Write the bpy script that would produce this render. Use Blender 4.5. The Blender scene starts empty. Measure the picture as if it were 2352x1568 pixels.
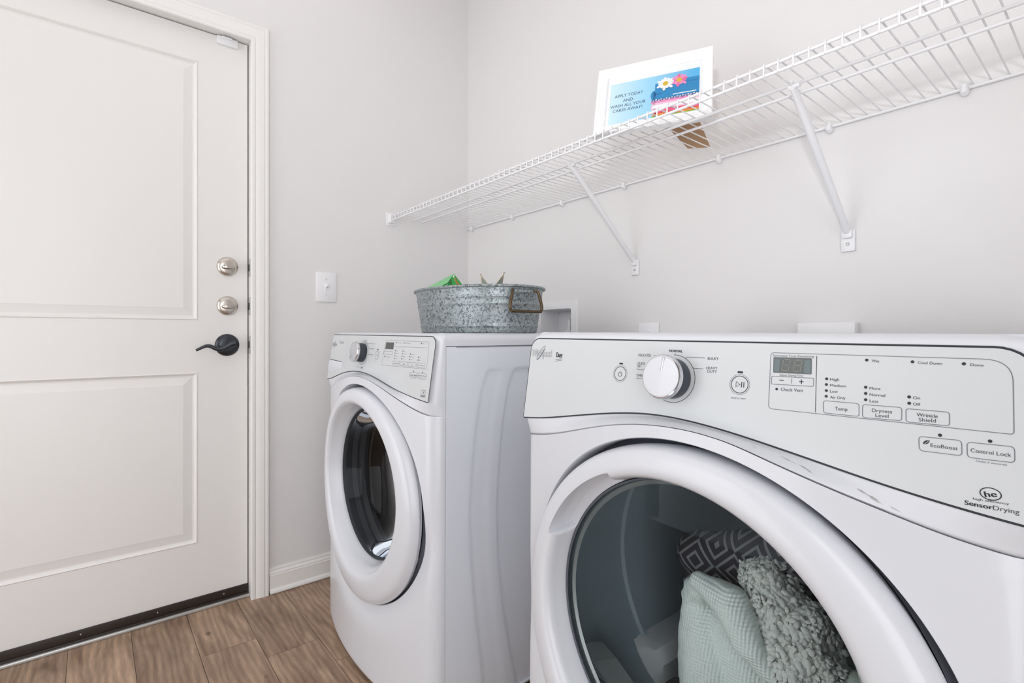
import bpy, bmesh, math, random
import numpy as np
from mathutils import Vector, Matrix, noise

# ------------------------------------------------------------------ camera, world, lights, exposure
SC = bpy.context.scene
COL = SC.collection
PI = math.pi

FPX, YAW, PITCH, ROLL = 1174.149, math.radians(39.0022), math.radians(0.21055), math.radians(-0.10167)
CAM = Vector((2.04561, -1.41435, 0.96324))
_f = Vector((-math.cos(YAW) * math.cos(PITCH), math.sin(YAW) * math.cos(PITCH), math.sin(PITCH)))
_r = Vector((math.sin(YAW), math.cos(YAW), 0))
_u = _r.cross(_f)
_r2 = _r * math.cos(ROLL) + _u * math.sin(ROLL)
_u2 = -_r * math.sin(ROLL) + _u * math.cos(ROLL)
cam_data = bpy.data.cameras.new('camera')
cam_data.sensor_width = 36.0
cam_data.lens = FPX * 36.0 / 2352.0
cam_data.shift_x = 10.91 / 2352.0
cam_data.shift_y = -19.73 / 2352.0
cam_data.clip_start = 0.02
cam_ob = bpy.data.objects.new('camera', cam_data)
_m = Matrix(((_r2.x, _u2.x, -_f.x), (_r2.y, _u2.y, -_f.y), (_r2.z, _u2.z, -_f.z))).to_4x4()
_m.translation = CAM
cam_ob.matrix_world = _m
COL.objects.link(cam_ob)
SC.camera = cam_ob

world = bpy.data.worlds.new('world')
world.use_nodes = True
world.node_tree.nodes['Background'].inputs[0].default_value = (0.97, 0.98, 1.0, 1)
world.node_tree.nodes['Background'].inputs[1].default_value = 2.9
SC.world = world


def area_light(name, loc, target, size, power, col, size_y=None):
    d = bpy.data.lights.new(name, 'AREA')
    d.energy = power
    d.color = col
    d.size = size
    if size_y:
        d.shape = 'RECTANGLE'
        d.size_y = size_y
    o = bpy.data.objects.new(name, d)
    o.location = loc
    o.rotation_euler = (Vector(target) - Vector(loc)).to_track_quat('-Z', 'Y').to_euler()
    COL.objects.link(o)
    return o


area_light('ceiling_lamp', (1.05, -1.50, 2.56), (1.05, -1.50, 0), 2.0, 4.5, (1.0, 0.99, 0.99))
fl = bpy.data.lights.new('camera_flash', 'SPOT')          # the photographer's flash, tilted up at the shelf
fl.energy = 38.0
fl.color = (0.96, 0.97, 1.0)
fl.shadow_soft_size = 0.045
fl.spot_size = math.radians(104)
fl.spot_blend = 1.0
fo = bpy.data.objects.new('camera_flash', fl)
fo.location = (2.15, -1.80, 1.26)
fo.rotation_euler = (Vector((0.95, 0.0, 2.35)) - Vector(fo.location)).to_track_quat('-Z', 'Y').to_euler()
COL.objects.link(fo)
SC.view_settings.view_transform = 'Standard'
SC.view_settings.look = 'None'
SC.view_settings.exposure = -0.19
SC.view_settings.gamma = 1.0
SC.view_settings.use_curve_mapping = False


# ------------------------------------------------------------------ materials
def s2l(c):
    c = c / 255.0
    return c / 12.92 if c <= 0.04045 else ((c + 0.055) / 1.055) ** 2.4


def rgb(r, g, b):
    return (s2l(r), s2l(g), s2l(b), 1.0)


def mat(name, col, rough=0.5, metal=0.0, coat=0.0, spec=0.5, bump=None):
    m = bpy.data.materials.new(name)
    m.use_nodes = True
    n = m.node_tree.nodes
    b = n['Principled BSDF']
    b.inputs['Base Color'].default_value = col
    b.inputs['Roughness'].default_value = rough
    b.inputs['Metallic'].default_value = metal
    b.inputs['Coat Weight'].default_value = coat
    b.inputs['Coat Roughness'].default_value = 0.08
    b.inputs['Specular IOR Level'].default_value = spec
    if bump:
        sc, st, dist = bump
        l = m.node_tree.links
        tc = n.new('ShaderNodeTexCoord')
        nz = n.new('ShaderNodeTexNoise')
        nz.inputs['Scale'].default_value = sc
        nz.inputs['Detail'].default_value = 3
        bp = n.new('ShaderNodeBump')
        bp.inputs['Strength'].default_value = st
        bp.inputs['Distance'].default_value = dist
        l.new(tc.outputs['Object'], nz.inputs['Vector'])
        l.new(nz.outputs['Fac'], bp.inputs['Height'])
        l.new(bp.outputs['Normal'], b.inputs['Normal'])
    return m


M = {}
M['wall'] = mat('wall_paint', rgb(229, 227, 227), 0.55, spec=0.35, bump=(180, 0.12, 0.002))
M['wall_far'] = mat('far_wall_light_cut', rgb(128, 122, 118), 0.7)  # unseen wall behind the camera, darkened to cut light on the dryer front
M['ceiling'] = mat('ceiling_paint', rgb(238, 236, 233), 0.8)
M['trim'] = mat('trim_paint', rgb(236, 234, 232), 0.35, spec=0.4)
M['door'] = mat('door_paint', rgb(234, 232, 230), 0.33, spec=0.45, bump=(90, 0.05, 0.001))
M['enamel'] = mat('white_enamel', rgb(217, 219, 225), 0.28, coat=0.3)
M['enamel_side'] = mat('painted_steel', rgb(226, 230, 237), 0.36, coat=0.15)
M['panel'] = mat('console_plastic', rgb(206, 209, 211), 0.34)
M['plastic'] = mat('white_plastic', rgb(238, 238, 240), 0.35)
M['wire'] = mat('white_vinyl_wire', rgb(238, 238, 240), 0.35)
M['dark'] = mat('dark_gap', rgb(38, 42, 48), 0.6)
M['gasket'] = mat('gasket_rubber', rgb(84, 90, 100), 0.55)
M['ink'] = mat('grey_ink', rgb(112, 116, 124), 0.5)
M['ink_light'] = mat('light_grey_ink', rgb(160, 163, 168), 0.45)
M['ink_dark'] = mat('dark_ink', rgb(58, 62, 70), 0.5)
M['ink_black'] = mat('black_ink', rgb(24, 30, 38), 0.45)
M['silver_ink'] = mat('silver_badge', rgb(196, 198, 202), 0.35, metal=0.3)
M['lcd'] = mat('display_window', rgb(66, 72, 70), 0.12, coat=0.3)
M['lcd_side'] = mat('display_edge', rgb(92, 108, 112), 0.2)
M['lcd_seg'] = mat('display_segment', rgb(126, 128, 118), 0.4)
M['knob_base'] = mat('knob_charcoal', rgb(52, 58, 66), 0.4)
M['chrome'] = mat('chrome', rgb(215, 215, 218), 0.12, metal=1.0)
M['nickel'] = mat('satin_nickel', rgb(205, 198, 190), 0.28, metal=1.0)
M['gunmetal'] = mat('dark_bronze', rgb(70, 73, 78), 0.3, metal=0.9)
M['sweep'] = mat('door_sweep_brown', rgb(44, 36, 32), 0.45)
M['alu'] = mat('aluminium', rgb(205, 205, 203), 0.35, metal=0.6)
M['screw'] = mat('screw_steel', rgb(190, 190, 190), 0.3, metal=1.0)
M['black'] = mat('black_cord', rgb(22, 24, 28), 0.6)
M['drum'] = mat('dryer_drum_paint', rgb(164, 178, 186), 0.45)  # blue-grey, lightened so its colour carries the window's bluish reflection
M['drum_rib'] = mat('dryer_bulkhead_plastic', rgb(172, 176, 178), 0.5)
M['steel'] = mat('washer_drum_steel', rgb(150, 144, 139), 0.36, metal=1.0)
M['kraft'] = mat('kraft_cardboard', rgb(186, 150, 116), 0.8)
M['ribbon'] = mat('black_ribbon', rgb(20, 20, 20), 0.6)
M['frame_white'] = mat('picture_frame_white', rgb(248, 248, 248), 0.35)
M['mat_white'] = mat('picture_mount', rgb(246, 246, 247), 0.7)
M['handle_bronze'] = mat('tub_handle_bronze', rgb(98, 82, 62), 0.35, metal=0.8)
M['brass'] = mat('star_brass', rgb(206, 190, 170), 0.3, metal=0.6)
M['copper'] = mat('star_amber_panel', rgb(206, 152, 112), 0.35)
M['star_red'] = mat('star_red_panel', rgb(176, 40, 48), 0.35)
M['star_green'] = mat('star_grey_panel', rgb(130, 142, 134), 0.3)
M['green'] = mat('box_green', rgb(26, 176, 66), 0.35)
M['green_light'] = mat('box_light_green', rgb(116, 196, 124), 0.25)
M['green_dark'] = mat('box_dark_green', rgb(20, 110, 40), 0.35)
M['orange'] = mat('logo_orange', rgb(240, 110, 40), 0.4)
M['white_print'] = mat('print_white', rgb(246, 246, 246), 0.5)
M['yellow'] = mat('print_yellow', rgb(222, 186, 40), 0.5)
M['paper_grey'] = mat('label_grey', rgb(200, 202, 206), 0.5)


def galvanized():
    m = mat('galvanized_steel', rgb(150, 158, 162), 0.42, metal=0.55)
    n, l = m.node_tree.nodes, m.node_tree.links
    b = n['Principled BSDF']
    tc = n.new('ShaderNodeTexCoord')
    nz = n.new('ShaderNodeTexNoise')
    nz.inputs['Scale'].default_value = 135
    nz.inputs['Detail'].default_value = 1.5
    nz.inputs['Distortion'].default_value = 1.1
    cr = n.new('ShaderNodeValToRGB')
    e = cr.color_ramp.elements
    e[0].position, e[0].color = 0.37, rgb(100, 109, 113)
    e[1].position, e[1].color = 0.62, rgb(168, 176, 178)
    k = e.new(0.455)
    k.color = rgb(146, 155, 157)
    l.new(tc.outputs['Object'], nz.inputs['Vector'])
    l.new(nz.outputs['Fac'], cr.inputs['Fac'])
    l.new(cr.outputs['Color'], b.inputs['Base Color'])
    return m


M['galv'] = galvanized()


def glass(name, tint, gloss, rough=0.02):
    m = bpy.data.materials.new(name)
    m.use_nodes = True
    n, l = m.node_tree.nodes, m.node_tree.links
    n.remove(n['Principled BSDF'])
    out = n['Material Output']
    tr = n.new('ShaderNodeBsdfTransparent')
    tr.inputs[0].default_value = tint
    gl = n.new('ShaderNodeBsdfGlossy')
    gl.inputs['Roughness'].default_value = rough
    gl.inputs['Color'].default_value = (0.85, 0.9, 0.95, 1)
    fr = n.new('ShaderNodeFresnel')
    fr.inputs['IOR'].default_value = gloss
    mx = n.new('ShaderNodeMixShader')
    l.new(fr.outputs[0], mx.inputs[0])
    l.new(tr.outputs[0], mx.inputs[1])
    l.new(gl.outputs[0], mx.inputs[2])
    l.new(mx.outputs[0], out.inputs['Surface'])
    return m


M['glass_dryer'] = glass('dryer_window_glass', (0.90, 0.94, 0.95, 1), 1.22)
M['glass_washer'] = glass('washer_window_glass', (0.64, 0.62, 0.60, 1), 1.22)
M['glass_clear'] = glass('picture_glass', (0.98, 0.98, 0.98, 1), 1.15)


def floor_mat():
    m = mat('wood_plank', rgb(140, 112, 90), 0.42, spec=0.4)
    n, l = m.node_tree.nodes, m.node_tree.links
    b = n['Principled BSDF']
    uv = n.new('ShaderNodeUVMap')
    uv.uv_map = 'plank'
    at = n.new('ShaderNodeAttribute')
    at.attribute_name = 'tone'
    mp = n.new('ShaderNodeMapping')
    mp.inputs['Scale'].default_value = (1.5, 6.5, 1)
    l.new(uv.outputs[0], mp.inputs[0])
    n1 = n.new('ShaderNodeTexNoise')          # broad figure
    n1.inputs['Scale'].default_value = 2.2
    n1.inputs['Detail'].default_value = 4
    n1.inputs['Distortion'].default_value = 1.6
    l.new(mp.outputs[0], n1.inputs['Vector'])
    wv = n.new('ShaderNodeTexWave')           # growth rings, stretched along the plank
    wv.bands_direction = 'Y'
    wv.inputs['Scale'].default_value = 2.6
    wv.inputs['Distortion'].default_value = 9.0
    wv.inputs['Detail'].default_value = 2.9
    wv.inputs['Detail Scale'].default_value = 0.7
    l.new(mp.outputs[0], wv.inputs['Vector'])
    mp2 = n.new('ShaderNodeMapping')
    mp2.inputs['Scale'].default_value = (6.0, 110.0, 1)
    l.new(uv.outputs[0], mp2.inputs[0])
    n2 = n.new('ShaderNodeTexNoise')          # fine fibre
    n2.inputs['Scale'].default_value = 2.9
    n2.inputs['Detail'].default_value = 3
    l.new(mp2.outputs[0], n2.inputs['Vector'])
    cr = n.new('ShaderNodeValToRGB')
    e = cr.color_ramp.elements
    e[0].position, e[0].color = 0.28, rgb(142, 115, 95)
    e[1].position, e[1].color = 0.72, rgb(198, 168, 142)
    l.new(n1.outputs['Fac'], cr.inputs['Fac'])
    mx = n.new('ShaderNodeMix')
    mx.data_type = 'RGBA'
    mx.blend_type = 'MULTIPLY'
    mx.inputs[0].default_value = 0.26
    l.new(cr.outputs['Color'], mx.inputs[6])
    l.new(wv.outputs['Color'], mx.inputs[7])
    mx2 = n.new('ShaderNodeMix')
    mx2.data_type = 'RGBA'
    mx2.blend_type = 'MULTIPLY'
    mx2.inputs[0].default_value = 0.35
    cr2 = n.new('ShaderNodeValToRGB')
    cr2.color_ramp.elements[0].position = 0.3
    cr2.color_ramp.elements[1].position = 0.6
    cr2.color_ramp.elements[0].color = (0.5, 0.45, 0.42, 1)
    l.new(n2.outputs['Fac'], cr2.inputs['Fac'])
    l.new(mx.outputs[2], mx2.inputs[6])
    l.new(cr2.outputs['Color'], mx2.inputs[7])
    vo = n.new('ShaderNodeTexVoronoi')        # knots
    vo.inputs['Scale'].default_value = 4.2
    mp3 = n.new('ShaderNodeMapping')
    mp3.inputs['Scale'].default_value = (1.0, 1.6, 1)
    l.new(uv.outputs[0], mp3.inputs[0])
    l.new(mp3.outputs[0], vo.inputs['Vector'])
    cr3 = n.new('ShaderNodeValToRGB')
    cr3.color_ramp.elements[0].position = 0.02
    cr3.color_ramp.elements[0].color = (0.25, 0.2, 0.17, 1)
    cr3.color_ramp.elements[1].position = 0.07
    l.new(vo.outputs['Distance'], cr3.inputs['Fac'])
    mx3 = n.new('ShaderNodeMix')
    mx3.data_type = 'RGBA'
    mx3.blend_type = 'MULTIPLY'
    mx3.inputs[0].default_value = 0.8
    l.new(mx2.outputs[2], mx3.inputs[6])
    l.new(cr3.outputs['Color'], mx3.inputs[7])
    hs = n.new('ShaderNodeHueSaturation')
    l.new(at.outputs['Fac'], hs.inputs['Value'])
    l.new(mx3.outputs[2], hs.inputs['Color'])
    l.new(hs.outputs[0], b.inputs['Base Color'])
    bp = n.new('ShaderNodeBump')
    bp.inputs['Strength'].default_value = 0.25
    bp.inputs['Distance'].default_value = 0.001
    l.new(n2.outputs['Fac'], bp.inputs['Height'])
    l.new(bp.outputs['Normal'], b.inputs['Normal'])
    return m


M['floor'] = floor_mat()


def waffle_mat():
    m = mat('waffle_cotton', rgb(226, 235, 230), 0.9, spec=0.15)
    n, l = m.node_tree.nodes, m.node_tree.links
    b = n['Principled BSDF']
    tc = n.new('ShaderNodeTexCoord')
    hs = []
    for ax, sc in (('X', 130), ('Z', 130)):
        wv = n.new('ShaderNodeTexWave')
        wv.bands_direction = ax
        wv.inputs['Scale'].default_value = sc / 2.0
        wv.inputs['Distortion'].default_value = 0.6
        l.new(tc.outputs['Object'], wv.inputs['Vector'])
        hs.append(wv)
    ad = n.new('ShaderNodeMath')
    ad.operation = 'ADD'
    l.new(hs[0].outputs['Fac'], ad.inputs[0])
    l.new(hs[1].outputs['Fac'], ad.inputs[1])
    bp = n.new('ShaderNodeBump')
    bp.inputs['Strength'].default_value = 0.5
    bp.inputs['Distance'].default_value = 0.002
    l.new(ad.outputs[0], bp.inputs['Height'])
    l.new(bp.outputs['Normal'], b.inputs['Normal'])
    return m


M['waffle'] = waffle_mat()
M['sherpa'] = mat('sherpa_fleece', rgb(214, 216, 211), 0.95, spec=0.1, bump=(160, 0.4, 0.004))
M['sage'] = mat('sage_fleece', rgb(172, 182, 172), 0.95, spec=0.1, bump=(300, 0.3, 0.002))


def zigzag_mat():
    m = mat('zigzag_cotton', rgb(52, 48, 56), 0.85, spec=0.15)
    n, l = m.node_tree.nodes, m.node_tree.links
    b = n['Principled BSDF']
    tc = n.new('ShaderNodeTexCoord')
    sp = n.new('ShaderNodeSeparateXYZ')
    l.new(tc.outputs['Object'], sp.inputs[0])

    def mth(op, a, bb=None, v=None):
        q = n.new('ShaderNodeMath')
        q.operation = op
        l.new(a, q.inputs[0])
        if bb is not None:
            l.new(bb, q.inputs[1])
        elif v is not None:
            q.inputs[1].default_value = v
        return q.outputs[0]
    x = mth('MULTIPLY', sp.outputs['X'], v=14.0)
    tri = mth('PINGPONG', x, v=0.5)
    z = mth('MULTIPLY', sp.outputs['Z'], v=14.0)
    tz = mth('PINGPONG', z, v=0.5)
    s = mth('ADD', tri, tz)
    s2 = mth('MULTIPLY', s, v=4.0)
    fr = mth('FRACT', s2)
    gt = mth('GREATER_THAN', fr, v=0.66)
    mx = n.new('ShaderNodeMix')
    mx.data_type = 'RGBA'
    mx.inputs[6].default_value = rgb(58, 55, 62)
    mx.inputs[7].default_value = rgb(128, 128, 130)
    l.new(gt, mx.inputs[0])
    l.new(mx.outputs[2], b.inputs['Base Color'])
    return m


M['zigzag'] = zigzag_mat()


def print_sky_mat():
    """Printed picture: light-to-mid blue backdrop of the poster (ink, in object coordinates)."""
    m = mat('print_blue_backdrop', rgb(150, 210, 240), 0.45)
    n, l = m.node_tree.nodes, m.node_tree.links
    tc = n.new('ShaderNodeTexCoord')
    sp = n.new('ShaderNodeSeparateXYZ')
    l.new(tc.outputs['Object'], sp.inputs[0])
    mr = n.new('ShaderNodeMapRange')
    mr.inputs[1].default_value = 0.0
    mr.inputs[2].default_value = 0.23
    l.new(sp.outputs['X'], mr.inputs[0])
    cr = n.new('ShaderNodeValToRGB')
    e = cr.color_ramp.elements
    e[0].position, e[0].color = 0.0, rgb(214, 238, 248)
    e[1].position, e[1].color = 1.0, rgb(70, 180, 232)
    k = e.new(0.4)
    k.color = rgb(168, 220, 244)
    l.new(mr.outputs[0], cr.inputs[0])
    l.new(cr.outputs[0], n['Principled BSDF'].inputs['Base Color'])
    return m


M['print_sky'] = print_sky_mat()
for nm, c in dict(p_blue=(34, 140, 196), p_blue_dark=(24, 104, 160), p_navy=(52, 66, 130), p_pink=(244, 150, 196), p_pink_hot=(240, 110, 170), p_pink_light=(250, 200, 222), p_red=(236, 84, 112), p_orange=(246, 140, 60), p_green=(150, 208, 80), p_text=(60, 82, 110)).items():
    M[nm] = mat('print_' + nm[2:], rgb(*c), 0.5)


# ------------------------------------------------------------------ mesh helpers
class MB:
    """Collects shapes into one mesh."""

    def __init__(s):
        s.v, s.f, s.mi = [], [], []

    def add(s, verts, faces, mi=0):
        o = len(s.v)
        s.v += [tuple(p) for p in verts]
        for fc in faces:
            s.f.append(tuple(i + o for i in fc))
            s.mi.append(mi)
        return s

    def box(s, c, d, bev=0.0, mi=0, rot=None, seg=2):
        bm = bmesh.new()
        bmesh.ops.create_cube(bm, size=1)
        bmesh.ops.scale(bm, vec=d, verts=bm.verts)
        if bev > 0:
            bmesh.ops.bevel(bm, geom=bm.edges[:], offset=bev, segments=seg, profile=0.5, affect='EDGES')
        if rot is not None:
            bmesh.ops.transform(bm, matrix=rot.to_4x4() if not isinstance(rot, Matrix) or len(rot) == 3 else rot, verts=bm.verts)
        bmesh.ops.translate(bm, vec=c, verts=bm.verts)
        s.addbm(bm, mi)
        return s

    def bx(s, x0, x1, y0, y1, z0, z1, bev=0.0, mi=0, seg=2):
        return s.box(((x0 + x1) / 2, (y0 + y1) / 2, (z0 + z1) / 2), (abs(x1 - x0), abs(y1 - y0), abs(z1 - z0)), bev, mi, seg=seg)

    def addbm(s, bm, mi=0):
        bm.verts.index_update()
        s.add([v.co[:] for v in bm.verts], [[v.index for v in f.verts] for f in bm.faces], mi)
        bm.free()

    def tube(s, pts, r, seg=10, closed=False, mi=0, caps=True, flat=None):
        pts = [Vector(p) for p in pts]
        n = len(pts)
        rs = r if isinstance(r, (list, tuple)) else [r] * n
        tang = []
        for i in range(n):
            if closed:
                t = pts[(i + 1) % n] - pts[i - 1]
            else:
                t = pts[min(i + 1, n - 1)] - pts[max(i - 1, 0)]
            tang.append(t.normalized())
        up = Vector((0, 0, 1)) if abs(tang[0].z) < 0.9 else Vector((1, 0, 0))
        nrm = (up - tang[0] * up.dot(tang[0])).normalized()
        vs, fs = [], []
        for i in range(n):
            nrm = (nrm - tang[i] * nrm.dot(tang[i])).normalized()
            bi = tang[i].cross(nrm)
            for k in range(seg):
                a = 2 * PI * k / seg
                fx = flat[i] if flat else 1.0
                vs.append(pts[i] + nrm * (math.cos(a) * rs[i]) + bi * (math.sin(a) * rs[i] * fx))
        for i in range(n if closed else n - 1):
            j = (i + 1) % n
            for k in range(seg):
                k2 = (k + 1) % seg
                fs.append((i * seg + k, i * seg + k2, j * seg + k2, j * seg + k))
        if caps and not closed:
            fs.append(tuple(range(seg - 1, -1, -1)))
            fs.append(tuple((n - 1) * seg + k for k in range(seg)))
        return s.add(vs, fs, mi)

    def lathe(s, prof, c=(0, 0, 0), axis='y', seg=48, mi=0, closed=False, mis=None):
        """prof: (radius, along-axis). axis 'y' or 'z' or 'x'."""
        vs, fs, n = [], [], len(prof)
        for k in range(seg):
            a = 2 * PI * k / seg
            ca, sa = math.cos(a), math.sin(a)
            for r, h in prof:
                if axis == 'y':
                    vs.append((c[0] + r * ca, c[1] + h, c[2] + r * sa))
                elif axis == 'z':
                    vs.append((c[0] + r * ca, c[1] + r * sa, c[2] + h))
                else:
                    vs.append((c[0] + h, c[1] + r * ca, c[2] + r * sa))
        fm = []
        for k in range(seg):
            k2 = (k + 1) % seg
            for i in range(n if closed else n - 1):
                i2 = (i + 1) % n
                fs.append((k * n + i, k2 * n + i, k2 * n + i2, k * n + i2))
                fm.append(mis[i] if mis else mi)
        o = len(s.v)
        s.v += vs
        for q, w in zip(fs, fm):
            s.f.append(tuple(i + o for i in q))
            s.mi.append(w)
        return s

    def grid(s, P, mi=0, closed_u=False):
        """P: rows x cols list of points."""
        R, C = len(P), len(P[0])
        vs = [p for row in P for p in row]
        fs = []
        for i in range(R - 1):
            for j in range(C if closed_u else C - 1):
                j2 = (j + 1) % C
                fs.append((i * C + j, i * C + j2, (i + 1) * C + j2, (i + 1) * C + j))
        return s.add(vs, fs, mi)

    def build(s, name, m, parent=None, smooth=True, ang=38, weld=0.0, fix=True):
        me = bpy.data.meshes.new(name)
        me.from_pydata([tuple(map(float, p)) for p in s.v], [], s.f)
        ms = m if isinstance(m, (list, tuple)) else [m]
        for q in ms:
            me.materials.append(q)
        me.polygons.foreach_set('material_index', s.mi)
        bm = bmesh.new()
        bm.from_mesh(me)
        if weld:
            bmesh.ops.remove_doubles(bm, verts=bm.verts, dist=weld)
        if fix:
            bmesh.ops.recalc_face_normals(bm, faces=bm.faces)
        bm.to_mesh(me)
        bm.free()
        if smooth:
            me.polygons.foreach_set('use_smooth', [True] * len(me.polygons))
            me.set_sharp_from_angle(angle=math.radians(ang))
        me.update()
        o = bpy.data.objects.new(name, me)
        COL.objects.link(o)
        if parent:
            o.parent = parent
        return o


def thing(name, label, cat, loc=(0, 0, 0), rot=(0, 0, 0), group=None):
    o = bpy.data.objects.new(name, None)
    o.empty_display_size = 0.05
    o.location = loc
    o.rotation_euler = rot
    COL.objects.link(o)
    return tag(o, label, cat, group)


def tag(o, label, cat, group=None):
    o['label'] = label
    o['category'] = cat
    if group:
        o['group'] = group
    return o


def struct(o, label=None, cat=None):
    o['kind'] = 'structure'
    if label:
        o['label'] = label
    if cat:
        o['category'] = cat
    return o


def text_mesh(s, mw=None):
    """2-D outline mesh of a string in the built-in font: verts (x, y), faces, cap height, width."""
    cu = bpy.data.curves.new('txt', 'FONT')
    cu.body = s
    cu.size = 1.0
    cu.resolution_u = 3
    o = bpy.data.objects.new('txt', cu)
    COL.objects.link(o)
    bpy.context.view_layer.update()
    dg = bpy.context.evaluated_depsgraph_get()
    me = o.evaluated_get(dg).to_mesh()
    vs = [(v.co.x, v.co.y) for v in me.vertices]
    fs = [tuple(p.vertices) for p in me.polygons]
    o.evaluated_get(dg).to_mesh_clear()
    bpy.data.objects.remove(o)
    bpy.data.curves.remove(cu)
    return vs, fs


_tc = {}


def text_at(mb, s, L, R, cap, place, mi, bold=False, shear=0.0):
    """Lettering between baseline ends L and R (2-D), capital height cap; place maps (u, v) to 3-D."""
    if s not in _tc:
        _tc[s] = text_mesh(s)
    vs, fs = _tc[s]
    xs = [v[0] for v in vs]
    x0, x1 = min(xs), max(xs)
    d = (R[0] - L[0], R[1] - L[1])
    w = math.hypot(*d)
    ex = (d[0] / w, d[1] / w)
    ey = (-ex[1], ex[0])
    sy = cap / 0.70
    offs = [0.0, 0.10 * cap] if bold else [0.0]
    for of in offs:
        out = []
        for x, y in vs:
            a = (x - x0) / (x1 - x0) * w + of + shear * y * sy
            b = y * sy
            out.append(place(L[0] + ex[0] * a + ey[0] * b, L[1] + ex[1] * a + ey[1] * b))
        mb.add(out, fs, mi)


def ribbon(mb, pts, w, place, mi, closed=False):
    """Flat line of width w along 2-D pts."""
    n = len(pts)
    a, b = [], []
    for i in range(n):
        if closed:
            p, q = pts[i - 1], pts[(i + 1) % n]
        else:
            p, q = pts[max(i - 1, 0)], pts[min(i + 1, n - 1)]
        dx, dy = q[0] - p[0], q[1] - p[1]
        L = math.hypot(dx, dy) or 1
        nx, ny = -dy / L * w / 2, dx / L * w / 2
        a.append(place(pts[i][0] + nx, pts[i][1] + ny))
        b.append(place(pts[i][0] - nx, pts[i][1] - ny))
    fs = [(i, (i + 1) % n, n + (i + 1) % n, n + i) for i in range(n if closed else n - 1)]
    mb.add(a + b, fs, mi)


def disc2(mb, c, r, place, mi, n=16, ry=None):
    ry = ry or r
    mb.add([place(c[0] + r * math.cos(2 * PI * k / n), c[1] + ry * math.sin(2 * PI * k / n)) for k in range(n)], [tuple(range(n))], mi)


def poly2(mb, pts, place, mi):
    mb.add([place(*p) for p in pts], [tuple(range(len(pts)))], mi)


def ring2(mb, c, r, w, place, mi, n=40, a0=0.0, a1=2 * PI, ry=None):
    k = ry / r if ry else 1.0
    full = abs(a1 - a0 - 2 * PI) < 1e-6
    m = n if full else n + 1
    ribbon(mb, [(c[0] + r * math.cos(a0 + (a1 - a0) * i / n), c[1] + k * r * math.sin(a0 + (a1 - a0) * i / n)) for i in range(m)], w, place, mi, closed=full)


def round_quad(q, rad, n=6):
    """Corner-rounded polygon from 4 (or more) points."""
    out = []
    m = len(q)
    for i in range(m):
        p0, p, p1 = Vector(q[i - 1]), Vector(q[i]), Vector(q[(i + 1) % m])
        a = p + (p0 - p).normalized() * rad
        b = p + (p1 - p).normalized() * rad
        for k in range(n + 1):
            t = k / n
            out.append(tuple((1 - t) ** 2 * a + 2 * t * (1 - t) * p + t * t * b))
    return out


def smooth_curve(pts, lo, hi, ends):
    """Smoothed function through measured (x, z) points."""
    xs = np.array([lo] + [p[0] for p in pts if lo < p[0] < hi] + [hi])
    zs = np.array([ends[0]] + [p[1] for p in pts if lo < p[0] < hi] + [ends[1]])
    o = np.argsort(xs)
    xs, zs = xs[o], zs[o]
    X = np.linspace(lo, hi, 401)
    Z = np.interp(X, xs, zs)
    k = np.exp(-0.5 * (np.arange(-40, 41) / 13.0) ** 2)
    k /= k.sum()
    Zp = np.concatenate([2 * Z[0] - Z[40:0:-1], Z, 2 * Z[-1] - Z[-2:-42:-1]])
    Zs = np.convolve(Zp, k, 'valid')
    return lambda x: float(np.interp(x, X, Zs))


# ================================================================== ROOM
RX, RY, RZ = 2.95, -2.90, 2.60
DY0, DY1, DZ = -1.8880, -0.9646, 2.0455          # door opening in the left wall
BX0, BX1, BZ0, BZ1 = 0.530, 0.694, 0.930, 1.062  # hole of the supply box in the back wall

w = MB()
w.bx(0, BX0, 0, 0.12, 0, RZ).bx(BX1, RX, 0, 0.12, 0, RZ).bx(BX0, BX1, 0, 0.12, 0, BZ0).bx(BX0, BX1, 0, 0.12, BZ1, RZ)
struct(w.build('wall_back', M['wall'], smooth=False))
w = MB()
w.bx(-0.12, 0, DY1 + 0.016, 0.12, 0, RZ).bx(-0.12, 0, RY, DY0 - 0.016, 0, RZ).bx(-0.12, 0, DY0 - 0.016, DY1 + 0.016, DZ + 0.016, RZ)
struct(w.build('wall_left', M['wall'], smooth=False))
# unseen wide opening, added to let world light in from the right
struct(MB().bx(RX, RX + 0.12, -1.22, 0.12, 0, RZ).bx(RX, RX + 0.12, RY, -2.75, 0, RZ).bx(RX, RX + 0.12, -2.75, -1.22, 2.40, RZ).build('wall_right', M['wall'], smooth=False))
# unseen opening behind the camera at left, added to light the washer's front
struct(MB().bx(-0.12, 0.05, RY - 0.12, RY, 0, RZ).bx(1.60, RX + 0.12, RY - 0.12, RY, 0, RZ).bx(0.05, 1.60, RY - 0.12, RY, 2.25, RZ).build('wall_front', M['wall_far'], smooth=False))
struct(MB().bx(-0.12, RX + 0.12, RY - 0.12, 0.12, RZ, RZ + 0.1).build('ceiling', M['ceiling'], smooth=False))


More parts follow.
